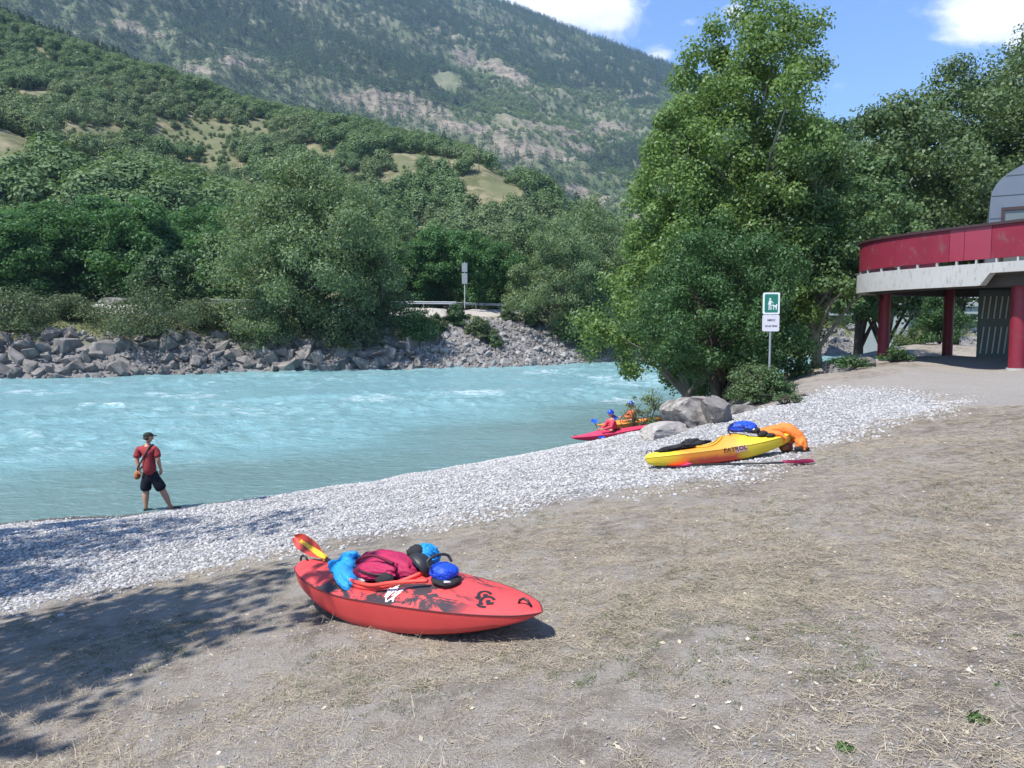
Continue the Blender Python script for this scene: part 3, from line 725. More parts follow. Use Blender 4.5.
for px in (398, 420, 442, 470, 497, 520):
    put_wood(ACA, px, 100 + rng.uniform(-3, 5), 242 + rng.uniform(-20, 14), 'bright green trees behind the road sign', 'bright green tree behind the road sign and barrier', 1.05)
for px, top, Y in ((410, 218, 118), (450, 222, 124), (490, 232, 120), (525, 214, 110), (555, 205, 116), (590, 212, 120), (620, 215, 112), (505, 222, 108), (540, 236, 104), (575, 225, 104), (660, 220, 112), (700, 230, 118), (750, 225, 120), (800, 232, 124), (850, 232, 122), (900, 240, 126), (950, 240, 124), (1000, 244, 130), (1060, 240, 130)):
    put_wood(HOLW, px, Y, top, 'grey green trees beyond the road', 'grey green tree in the belt beyond the road', 1.05)
for px in np.linspace(-80, 400, 22):
    put_wood(OAKW, px, 128 + rng.uniform(-8, 10), 198 + rng.uniform(-10, 14), 'dark oaks at the foot of the hill', 'dark oak in the row at the foot of the wooded hill', 1.1)

# hill woods: small single shapes, the nearest as objects, the rest as one mass
def small_tree(name, kind, mat, n, seed, big=1.0):
    r = np.random.default_rng(seed)
    if kind == 'round':
        cc, cr = crown_clumps(r, 9, Prof((0, 1.1), (.35, 1.9), (.7, 1.5), (1, .6)), 1.6, 6.0, .6, 3, .2, csize=(.85, 1.25))
        C, Nn = clump_points(cc, cr, n // 9, r, .85, .5, .05)
        near = (np.abs(C[:, None, :] - C[None, :, :]).max(2) < .52 * big); reach = np.zeros(len(C), bool); reach[int(np.argmin(np.hypot(C[:, 0], C[:, 1])))] = True
        for _ in range(60): reach = near[:, reach].any(1)
        C, Nn = C[reach], Nn[reach]; ctr = C - np.array([0, 0, 3.4]); Nn += ctr * .35; L, W = .62 * big, .44 * big
    else:
        u = r.uniform(0, 1, n) ** 1.5; a = r.uniform(0, 6.28, n); rad = 2.7 * (1 - u) ** .75 * r.uniform(.35, 1.05, n) + .06
        C = np.stack([rad * np.cos(a), rad * np.sin(a), .6 + u * 9.5], 1); Nn = np.stack([np.cos(a) * .7, np.sin(a) * .7, np.full(n, .6)], 1) + r.normal(size=(n, 3)) * .35; L, W = .80 * big, .40 * big
    V, Fq = leaf_quads(C, Nn, L, W, r, .5 if kind != 'round' else 0)
    tv = [(.16 * math.cos(a) * k, .16 * math.sin(a) * k, zq) for zq, k in ((-1.0, 1.2), (5.6, .4)) for a in (0, 1.571, 3.142, 4.712)]      # the trunk
    Fx = [[q, (q + 1) % 4, 4 + (q + 1) % 4, 4 + q] for q in range(4)]
    if kind == 'round':                                                                     # limbs
        for a in np.linspace(0, 6.283, 8)[:-1]:
            n0 = len(tv); tv += [(math.cos(a) * rr_ + ox, math.sin(a) * rr_ + oy, zq + oz) for rr_, zq in ((.05, 2.2), (2.5, 3.9 + .8 * math.sin(3 * a))) for ox, oy, oz in ((.05, 0, 0), (0, .05, .05), (-.05, 0, 0), (0, -.05, -.05))]
            Fx += [[n0 + q, n0 + (q + 1) % 4, n0 + 4 + (q + 1) % 4, n0 + 4 + q] for q in range(4)]
    b0 = len(V); V = np.vstack([V, tv]); Fq = np.vstack([Fq, np.array(Fx) + b0])
    return mesh_np(name, V, Fq, mat, None, False, None, False)
L_H1 = leaf_mat('hill oak leaf', (0.078, 0.136, 0.052), (0.14, 0.205, 0.08), 0.25, 0.65, True)
L_H2 = leaf_mat('hill pine needle', (0.044, 0.084, 0.05), (0.074, 0.118, 0.068), 0.15, 0.65, True)
L_H3 = leaf_mat('hill light leaf', (0.105, 0.155, 0.062), (0.165, 0.215, 0.095), 0.22, 0.65, True)
oaks = [small_tree('hill_oak', 'round', L_H1, 800, 100 + i) for i in range(3)]; lights = [small_tree('hill_shrub', 'round', L_H3, 720, 110 + i) for i in range(2)]
pines = [small_tree('hill_pine', 'cone', L_H2, 640, 120 + i) for i in range(2)]
def sample(n, r0, r1, seed, p0=-330, p1=900):
    q = np.random.default_rng(seed); r = np.sqrt(q.uniform(r0 * r0, r1 * r1, n)); px = q.uniform(p0, p1, n)
    thq = np.arctan((px - CX) / F); return r * np.sin(thq), r * np.cos(thq), q
x, y, q = sample(21000, 140, 560, 5)
z = far_z(x, y); px, py, f = pxy(x, y, z); b = bare_att(x, y, z)
rc = np.interp(px, CREST[:, 0], CREST[:, 2])
keep = (q.uniform(size=len(x)) > b * .45) & (np.hypot(x, y) < rc * 1.12) & (fbm(x * .03, y * .03, 140, 3) > .34)
x, y, z, px = x[keep], y[keep], z[keep], px[keep]; small = (1 - .62 * np.clip(b[keep] * 1.3, 0, 1)) * np.interp(np.hypot(x, y), [150, 300, 430, 520], [1, .85, .66, .55])
pineish = (fbm(x * .012 + 9, y * .012, 150, 3) + .16 * (px < 90) * (np.hypot(x, y) > 440) + .06 * (px > 440) + .05 * (np.hypot(x, y) > 430) - .22 * ((px < 420) & (np.hypot(x, y) < 430)) + (q.uniform(size=len(x)) - .5) * .12) > .66
lightish = fbm(x * .02, y * .02, 160, 3) > .52
rr = np.hypot(x, y); order = np.argsort(rr); nearest = set()
vis = (px > -40) & (px < 600)
for i in order:
    if vis[i]: nearest.add(int(i))
    if len(nearest) >= 240: break
mask = np.ones(len(x), bool); mask[list(nearest)] = False
made = {}
for i in sorted(nearest):
    pool, nm, lab, grp, cat = (pines, 'pine_tree', 'dark pine on the lower slope of the wooded hill', 'pines on the lower hill slope', 'pine') if pineish[i] else \
        ((lights, 'bushy_tree', 'light green bushy tree on the lower slope of the wooded hill', 'light green trees on the lower hill slope', 'tree') if lightish[i] else (oaks, 'oak_tree', 'dark green oak on the lower slope of the wooded hill', 'oaks on the lower hill slope', 'tree'))
    s = pool[i % len(pool)]; o = s.copy(); COL.objects.link(o); o.name = nm
    k = float(q.uniform(.8, 1.35)) * float(small[i]); o.location = (x[i], y[i], z[i] - .4); o.scale = (k * 1.1, k * 1.1, k); o.rotation_euler = (0, 0, float(q.uniform(0, 6.28)))
    tag(o, lab, cat, grp)
def spread(name, sel, pool, lo, hi, wide=1.1, zoff=-.5, X=None, Y=None, Z=None, k=None):
    n = int(sel.sum()); s = q.uniform(lo, hi, n) * (k[sel] if k is not None else 1); rot = np.zeros((n, 3)); rot[:, 2] = q.uniform(0, 6.28, n)
    return scatter(name, np.stack([X[sel], Y[sel], Z[sel] + zoff], 1), rot, np.stack([s * wide, s * wide, s], 1), pool)
def src(pool): return [o.copy() for o in pool]
spread('hillside_woods', mask & ~pineish & ~lightish, src(oaks), .75, 1.35, 1.1, -.4, x, y, z, small)
spread('hillside_pine_woods', mask & pineish, src(pines), .8, 1.4, 1.1, -.4, x, y, z, small)
spread('hillside_scrub', mask & ~pineish & lightish, src(lights), .6, 1.15, 1.1, -.4, x, y, z, small)
# the mountain's far woods
L_F1 = leaf_mat('far oak leaf', (0.115, 0.172, 0.066), (0.195, 0.25, 0.105), .25, .7, True); L_F2 = leaf_mat('far pine needle', (0.056, 0.1, 0.052), (0.096, 0.146, 0.072), .2, .7, True)
far_oak = [small_tree('far_oak', 'round', L_F1, 96, 130 + i, 1.5) for i in range(2)]; far_pine = [small_tree('far_pine', 'cone', L_F2, 90, 140 + i, 1.3) for i in range(2)]
for o in far_oak: 
    co = np.empty(len(o.data.vertices) * 3, np.float32); o.data.vertices.foreach_get('co', co); 
x, y, q = sample(150000, 700, 2300, 6, -200, 800)
z = far_z(x, y); px, py, f = pxy(x, y, z); b = bare_att(x, y, z)
n1 = fbm(x * .008, y * .008, 170, 4)
low = sstep(90, 130, py)
keep = (q.uniform(size=len(x)) > b * .82) & (n1 > .17 + .08 * low) & (q.uniform(size=len(x)) > .08 + .10 * low + .50 * sstep(.44, .60, fbm(x * .0045 + 3, y * .0045, 190, 4)))
x, y, z, py, n1 = x[keep], y[keep], z[keep], py[keep], n1[keep]
pn = (fbm(x * .004, y * .004, 180, 4) + .16 * (py < 90)) > .52
spread('mountain_pine_woods', pn, far_pine, .8, 1.5, 1.6, -.5, x, y, z)
spread('mountain_oak_woods', ~pn, far_oak, .6, 1.7, 1.2, -.5, x, y, z)

# ------------------------------------------------------------------ rocks
def rock_mat(name, a, b_, sc_=1.6):
    m, t, b = new_mat(name); co = t.coord('Object')
    n = t.noise(co, sc_, 6, .65); n2 = t.noise(co, sc_ * 7, 5, .7)
    oi = t.n('ShaderNodeObjectInfo').outputs['Random']
    c = t.mix(t.step(n, .35, .65), a, b_); c = t.mix(t.math('MULTIPLY', t.step(n2, .5, .7), .4), c, [q * .5 for q in a])
    c = t.mix(t.math('MULTIPLY', oi, .45), c, [q * 1.25 for q in b_])
    t.put(b, 'Base Color', c); b.inputs['Roughness'].default_value = .9; b.inputs['Specular IOR Level'].default_value = .2
    t.put(b, 'Normal', t.bump(n2, .55, .08)); return m
M_RIP = rock_mat('riprap stone', (.100, .091, .083), (.225, .208, .190)); M_PALER = rock_mat('pale stone', (.19, .18, .17), (.33, .315, .30)); M_BOUL = rock_mat('warm grey boulder', (.13, .115, .10), (.40, .37, .34), 3.4)
def rock_mesh(name, seed, m, cuts=11, sub=2, flat=.75, rough=.05, dep=(.45, .8)):
    r = np.random.default_rng(seed); bm = bmesh.new(); bmesh.ops.create_icosphere(bm, subdivisions=sub, radius=1)
    V = np.array([v.co for v in bm.verts])
    for _ in range(cuts):
        n = r.normal(size=3); n /= np.linalg.norm(n); d = r.uniform(*dep); k = np.maximum(0, V @ n - d); V -= k[:, None] * n * .97
    V *= np.array([1.1, .85, flat]); V += r.normal(size=V.shape) * rough * .5
    for v, c in zip(bm.verts, V): v.co = c
    me = bpy.data.meshes.new(name); bm.to_mesh(me); bm.free(); me.materials.append(m)
    return bpy.data.objects.new(name, me)
def block_mesh(name, seed, m, n=13):
    r = np.random.default_rng(seed); bm = bmesh.new()
    for k in range(n):
        p = r.uniform(-1, 1, 3); p = p / max(np.abs(p)) * r.uniform(.78, 1, 3); bm.verts.new(p * np.array([1.05, .8, .72]))
    g = bmesh.ops.convex_hull(bm, input=bm.verts[:]); bmesh.ops.delete(bm, geom=list({e for e in g['geom_interior'] if isinstance(e, bmesh.types.BMVert)}), context='VERTS')
    bmesh.ops.bevel(bm, geom=bm.edges[:], offset=.035, segments=1, affect='EDGES')
    me = bpy.data.meshes.new(name); bm.to_mesh(me); bm.free(); me.materials.append(m); return bpy.data.objects.new(name, me)
RIP = [block_mesh('riprap_rock', 300 + i, M_RIP, 9 + i % 5) for i in range(14)]; PAL = [block_mesh('pale_rock', 330 + i, M_PALER, 11) for i in range(5)]
rr = np.random.default_rng(31)
def put_rock(pool, px, d, s, name, label, group, zoff=0):
    x, y = far_pt(px, d); o = pool[int(rr.integers(len(pool)))].copy(); COL.objects.link(o); o.name = name
    o.location = (x, y, fz(x, y) + zoff + s * .12); o.rotation_euler = rr.uniform(-.55, .55, 3) + np.array([0, 0, rr.uniform(0, 6.28)])
    k = rr.uniform(.8, 1.25, 3) * s; o.scale = k; tag(o, label, 'rock', group); return o
n_r = 0
for row, (d, s0, stp) in enumerate(((.1, .50, 13), (1.2, .70, 12.5), (2.5, .80, 13), (3.8, .82, 14), (5.2, .75, 17))):
    px = -26 + 6 * (row % 2)
    while px < 262 + 10 * row:
        if not (row >= 3 and 95 < px < 185 and rr.uniform() < .5):
            put_rock(RIP, px, d + rr.uniform(-.4, .4), s0 * rr.uniform(.55, 1.5) * .95, 'riprap_rock', 'angular grey block in the riprap on the left of the far bank', 'riprap blocks on the left far bank')
        px += stp * rr.uniform(.7, 1.3) * (1.25 if row == 0 else 1)
for px in range(262, 424, 9):
    for d in (.4, 1.9, 3.4):
        put_rock(RIP, px + rr.uniform(-4, 4), d + rr.uniform(-.4, .4), rr.uniform(.7, 1.3), 'riprap_rock', 'dark shaded block of the far bank under the big willow', 'shaded riprap blocks under the willow')
for k in range(90):
    put_rock(PAL, rr.uniform(425, 575), abs(rr.normal()) * 3.6 + .2, rr.uniform(.25, .62), 'pale_rock', 'pale broken stone on the bare slope below the road barrier', 'pale stones below the barrier')
for k in range(34):
    put_rock(PAL, rr.uniform(806, 880), rr.uniform(3.0, 6.4), rr.uniform(.5, .95), 'pale_rock', 'pale sunlit stone on the far bank left of the bridge pier', 'pale stones beside the bridge')
for k in range(18):
    put_rock(PAL, rr.uniform(930, 985), rr.uniform(1, 6), rr.uniform(.5, .9), 'pale_rock', 'pale stone on the far bank seen under the red deck', 'pale stones under the deck')
pts = []; 
for k in range(2600):
    px = rr.uniform(-60, 985); d = rr.uniform(-.3, 6.2); x, y = far_pt(px, d); pts.append((x, y, fz(x, y) + .02))
for k in range(1700):
    px = rr.uniform(415, 610); d = rr.uniform(0, 11.5); x, y = far_pt(px, d); pts.append((x, y, fz(x, y) + .02))
n = len(pts); scatter('rubble', pts, rr.uniform(0, 6.28, (n, 3)), rr.uniform(.10, .34, n), [rock_mesh('rubble_stone', 340 + i, M_RIP if i < 3 else M_PALER, 9, 2) for i in range(5)])
p = far_at(113, 72); o = rock_mesh('boulder', 360, M_RIP, 9, 3, .4); COL.objects.link(o); o.location = (p.x, p.y, P(113, 299, p.y).z - .25); o.scale = (1.6, 1.1, .9); tag(o, 'flat pale boulder in the grass on top of the left far bank', 'boulder')

# boulders on the near shore
def near_rock(px, py, s, seed, label, mt=M_BOUL, rot=0, sub=4, zo=.25, cuts=13):
    p = G(px, py); o = rock_mesh('boulder', seed, mt, cuts, sub, 1, .03); COL.objects.link(o)
    o.scale = s; o.location = (p.x, p.y, p.z + s[2] * zo); o.rotation_euler = (.1, -.08, rot); crease(o, 28); return tag(o, label, 'boulder')
near_rock(691, 426, (.78, .72, .60), 401, 'biggest brownish grey boulder below the dark tree', rot=.3, zo=.35)
near_rock(716, 423, (.52, .5, .5), 405, 'grey boulder with pale veins leaning on the biggest boulder', M_RIP, 1.2, zo=.35)
near_rock(662, 437, (.75, .6, .24), 409, 'low pale slab of rock between the biggest boulder and the kayakers', M_BOUL, .5, zo=.25)
near_rock(742, 413, (.4, .35, .22), 412, 'small half buried grey rock at the foot of the shrub', M_RIP, .1)
near_rock(838, 372, (.6, .5, .3), 415, 'dark rock at the edge of the gravel below the pale green bush', M_RIP, .1)
near_rock(868, 366, (.5, .5, .25), 418, 'small dark rock beside the left red pillar', M_RIP, .9)

# ------------------------------------------------------------------ shrubs on the near bank
def near_bush(px, py, h, rad, ncl, per, leaf, lw, mt, label, seed, low=.05, nl=18, csize=(.2, .38), name='shrub'):
    if py: p = G(px, py)
    else: x, y, z = at(*px); p = Vector((x, y, z))
    return big_tree(name, label, p.x, p.y, p.z, h, Prof((0, .75 * rad), (.35, rad), (.7, .8 * rad), (1, .25 * rad)), ncl, per, leaf, lw, mt, B_DARK, np.random.default_rng(seed), r0=.025, stems=4, low=low, csize=csize, cat='shrub', spread=.14, nl=nl)
near_bush(757, 404, 1.0, .72, 75, 120, .07, .034, L_HOLM, 'leafy green shrub at the foot of the dog sign', 51)
near_bush(772, 400, .75, .6, 40, 110, .075, .04, L_ASH, 'darker low shrub behind the leafy one at the dog sign', 52)
near_bush(786, 405, .32, .4, 16, 70, .06, .03, L_HOLM, 'small grey green tuft right of the leafy shrub', 53)
near_bush((652, 27.4), 0, 1.75, .80, 34, 42, .075, .05, L_WIL, 'sparse pale sapling between the kayakers and the biggest boulder', 54, csize=(.16, .34), nl=26, name='sapling')
near_bush((634, 27.6), 0, 1.55, .40, 11, 34, .075, .05, L_WIL, 'thin leaning twig of sapling above the kayakers', 55, csize=(.25, .5), nl=9, name='sapling')
near_bush(850, 370, .34, .8, 24, 90, .09, .05, L_ASH, 'dark ground hugging shrub at the edge of the gravel left of the red pillar', 56)
near_bush((938, 38), 0, 2.6, 1.1, 60, 110, .13, .06, L_ASH, 'dark shrub standing in the shade behind the red deck', 58)
near_bush((912, 40), 0, 1.1, 1.2, 40, 100, .12, .06, L_HOLM, 'low green shrub before the bridge pier', 59)
near_bush(895, 362, .5, .6, 20, 90, .09, .05, L_ASH, 'low green plant behind the left red pillar', 57)

# shingle, grass and litter underfoot
def in_view(x, y, z, m=130):
    px, py, f = pxy(x, y, z); return (f > 1.2) & (px > -m) & (px < 1024 + m) & (py < 768 + m)
q = np.random.default_rng(61)
M_PEB = []
for i, (a, b_) in enumerate((((.42, .415, .405), (.60, .59, .58)), ((.24, .237, .235), (.38, .375, .37)), ((.48, .465, .44), (.66, .645, .625)), ((.32, .30, .28), (.46, .435, .41)))):
    M_PEB.append(rock_mat('shingle stone %s' % 'abcd'[i], a, b_, 5.0))
def pebble(seed, m):
    o = rock_mesh('pebble', seed, m, 5, 1, .55, .03); o.data.polygons.foreach_set('use_smooth', [True] * len(o.data.polygons)); return o
PEBS = [pebble(500 + i, M_PEB[(0, 2, 0, 1, 2, 3)[i % 6]]) for i in range(12)]
n = 520000; yy = 6.0 + (32 - 6) * q.uniform(size=n) ** .8; xx = q.uniform(-1, 1, n) * (yy * .72 + 2)
sd_ = poly_sd(xx, yy, SHINGLE); zz = ground_z(xx, yy)
nz = fbm(xx * 1.3, yy * 1.3, 63, 3)
keep = (q.uniform(size=n) < sstep(-.9, .35, sd_ + (nz - .5) * 1.6)) & (zz > -.10) & in_view(xx, yy, zz)
xx, yy, zz = xx[keep], yy[keep], zz[keep]
wetp = (zz < .10 + .10 * (fbm(xx * 1.2, yy * 1.2, 62, 3) - .5)) & (q.uniform(size=len(xx)) < .93)
M_WETP = rock_mat('wet shingle stone', (.085, .08, .072), (.17, .16, .145), 5.0)
wx, wy, wz = xx[wetp], yy[wetp], zz[wetp]; n = len(wx); s = .010 + .030 * q.uniform(size=n) ** 3
scatter('wet_shingle', np.stack([wx, wy, wz + s * .15], 1), np.stack([q.normal(size=n) * .3, q.normal(size=n) * .3, q.uniform(0, 6.28, n)], 1), s, [pebble(520 + i, M_WETP) for i in range(4)])
xx, yy, zz = xx[~wetp], yy[~wetp], zz[~wetp]; n = len(xx)
s = .009 + .029 * q.uniform(size=n) ** 3.4
scatter('shingle', np.stack([xx, yy, zz + s * .15], 1), np.stack([q.normal(size=n) * .3, q.normal(size=n) * .3, q.uniform(0, 6.28, n)], 1), s, PEBS)
n = 70000; yy = 2.2 + 20 * q.uniform(size=n) ** 1.6; xx = q.uniform(-1, 1, n) * (yy * .72 + 2); sd_ = poly_sd(xx, yy, SHINGLE); zz = ground_z(xx, yy)
dens = .10 + .75 * sstep(.5, .68, fbm(xx * .55, yy * .55, 64, 3)) + .5 * sstep(-2.5, -.3, sd_)
keep = (q.uniform(size=n) < dens) & (sd_ < .1) & in_view(xx, yy, zz); xx, yy, zz = xx[keep], yy[keep], zz[keep]; n = len(xx)
s = .003 + .011 * q.uniform(size=n) ** 3.5
scatter('loose_gravel', np.stack([xx, yy, zz + s * .2], 1), np.stack([q.normal(size=n) * .3, q.normal(size=n) * .3, q.uniform(0, 6.28, n)], 1), s, [pebble(540 + i, M_PEB[(3, 1, 3, 0)[i % 4]]) for i in range(8)])
def straw_mat(name, a, b_):
    m, t, b = new_mat(name); rnd = t.n('ShaderNodeNewGeometry').outputs['Random Per Island']; oi = t.n('ShaderNodeObjectInfo').outputs['Random']
    t.put(b, 'Base Color', t.mix(oi, t.mix(rnd, a, b_), [(u + v) * .36 for u, v in zip(a, b_)])); b.inputs['Roughness'].default_value = .8; b.inputs['Specular IOR Level'].default_value = .2; return m
M_STRAW = straw_mat('dry straw', (.26, .215, .155), (.53, .455, .335)); M_GRN = straw_mat('green blades', (.07, .10, .035), (.15, .17, .07))
def tuft(name, seed, m, nb, L, lie, wdt=.0014):
    r = np.random.default_rng(seed); V = []; Q = []
    for k in range(nb):
        a = r.uniform(0, 6.28); l = L * r.uniform(.45, 1.2); el = r.uniform(*lie); p = np.array([r.normal() * L * .55, r.normal() * L * .55, .001])
        d = np.array([math.cos(a) * math.cos(el), math.sin(a) * math.cos(el), math.sin(el)]); sd2 = np.array([-math.sin(a), math.cos(a), r.normal() * .4]); sd2 /= np.linalg.norm(sd2)
        b0 = len(V)
        bend = np.array([r.normal() * .25, r.normal() * .25, -.35 * math.sin(el)])
        for j in range(4):
            u = j / 3; c = p + d * l * u + bend * l * u * u * .6; c[2] = max(c[2], .0015 + .002 * r.uniform())
            wv = wdt * (1 - .75 * u); V += [c - sd2 * wv, c + sd2 * wv]
        for j in range(3): Q.append((b0 + 2 * j, b0 + 2 * j + 1, b0 + 2 * j + 3, b0 + 2 * j + 2))
    return mesh_np(name, V, Q, m, None, False, None, False)
TUFT = [tuft('straw_tuft', 600 + i, M_STRAW, 20, .036 + .010 * i, (.0, .35)) for i in range(5)]
def grass(name, n, y1, pw, pool, dens, smin, smax, seed, lim=-.15):
    q = np.random.default_rng(seed); yy = 2.0 + y1 * q.uniform(size=n) ** pw; xx = q.uniform(-1, 1, n) * (yy * .72 + 1.5); zz = ground_z(xx, yy); sd_ = poly_sd(xx, yy, SHINGLE)
    keep = (q.uniform(size=n) < dens(xx, yy)) & (sd_ + (fbm(xx * 1.2, yy * 1.2, 66, 3) - .5) * 1.5 < lim) & in_view(xx, yy, zz) & (poly_sd(xx, yy, ROADG) < .3)
    xx, yy, zz = xx[keep], yy[keep], zz[keep]; n = len(xx); s = q.uniform(smin, smax, n)
    return scatter(name, np.stack([xx, yy, zz], 1), np.stack([q.normal(size=n) * .08, q.normal(size=n) * .08, q.uniform(0, 6.28, n)], 1), s, pool)
grass('dry_grass', 120000, 15, 1.35, TUFT, lambda x, y: .06 + .75 * sstep(.44, .64, fbm(x * .6, y * .6, 67, 4)) * (.6 + .8 * sstep(-1, 3.0, x)) + .40 * sstep(.2, 4, x), .5, 1.3, 71)
TALL = [tuft('grass_stalk', 620 + i, M_STRAW, 7, .10, (.35, 1.2), .0012) for i in range(4)]
grass('dry_grass_stalks', 4200, 11, 1.3, TALL, lambda x, y: .05 + .95 * sstep(.52, .66, fbm(x * .45 + 4, y * .45, 68, 4)), .5, 1.2, 72)
GRN = [tuft('green_tuft', 640 + i, M_GRN, 13, .045, (.05, .9), .0022) for i in range(3)]
grass('green_grass', 13000, 9, 1.3, GRN, lambda x, y: sstep(.56, .68, fbm(x * .7 + 9, y * .7, 69, 4)), .5, 1.1, 73)
# green weeds in the lower right
L_WEED = leaf_mat('weed leaf', (.05, .10, .028), (.09, .15, .045), .25, .5)
for i, (px, py, k) in enumerate(((978, 722, .05), (1018, 642, .06), (925, 760, .05), (845, 752, .04), (1000, 690, .03))):
    p = G(px, py); C, Nn = clump_points(np.array([[0, 0, .015]]), np.array([k]), 70, np.random.default_rng(700 + i), .35, .9); C[:, 2] = np.abs(C[:, 2]) + .004
    V, Fq = leaf_quads(C, Nn, .028, .014, np.random.default_rng(i))
    o = mesh_np('weed', V, Fq, L_WEED, None); o.location = p
    tag(o, ('low green weed near the lower right corner', 'green weed at the right edge of the picture', 'small weed at the bottom edge right of centre', 'weed at the bottom edge, second from the right corner', 'tiny weed between the two weeds at the right')[i], 'weed')
# fallen leaves and bits of bark
M_LEAFD = straw_mat('fallen leaf', (.42, .36, .24), (.62, .57, .46))
C = []; 
q = np.random.default_rng(81)
for k in range(420):
    yy = 2.2 + 8 * q.uniform() ** 1.5; xx = q.uniform(-1, 1) * (yy * .7 + .3); C.append((xx, yy, gz(xx, yy) + .008))
C = np.array(C); Nn = q.normal(size=C.shape) * .3; Nn[:, 2] = 1; V, Fq = leaf_quads(C, Nn, .038, .022, q)
o = mesh_np('fallen_leaves', V, Fq, M_LEAFD, None); o['kind'] = 'stuff'

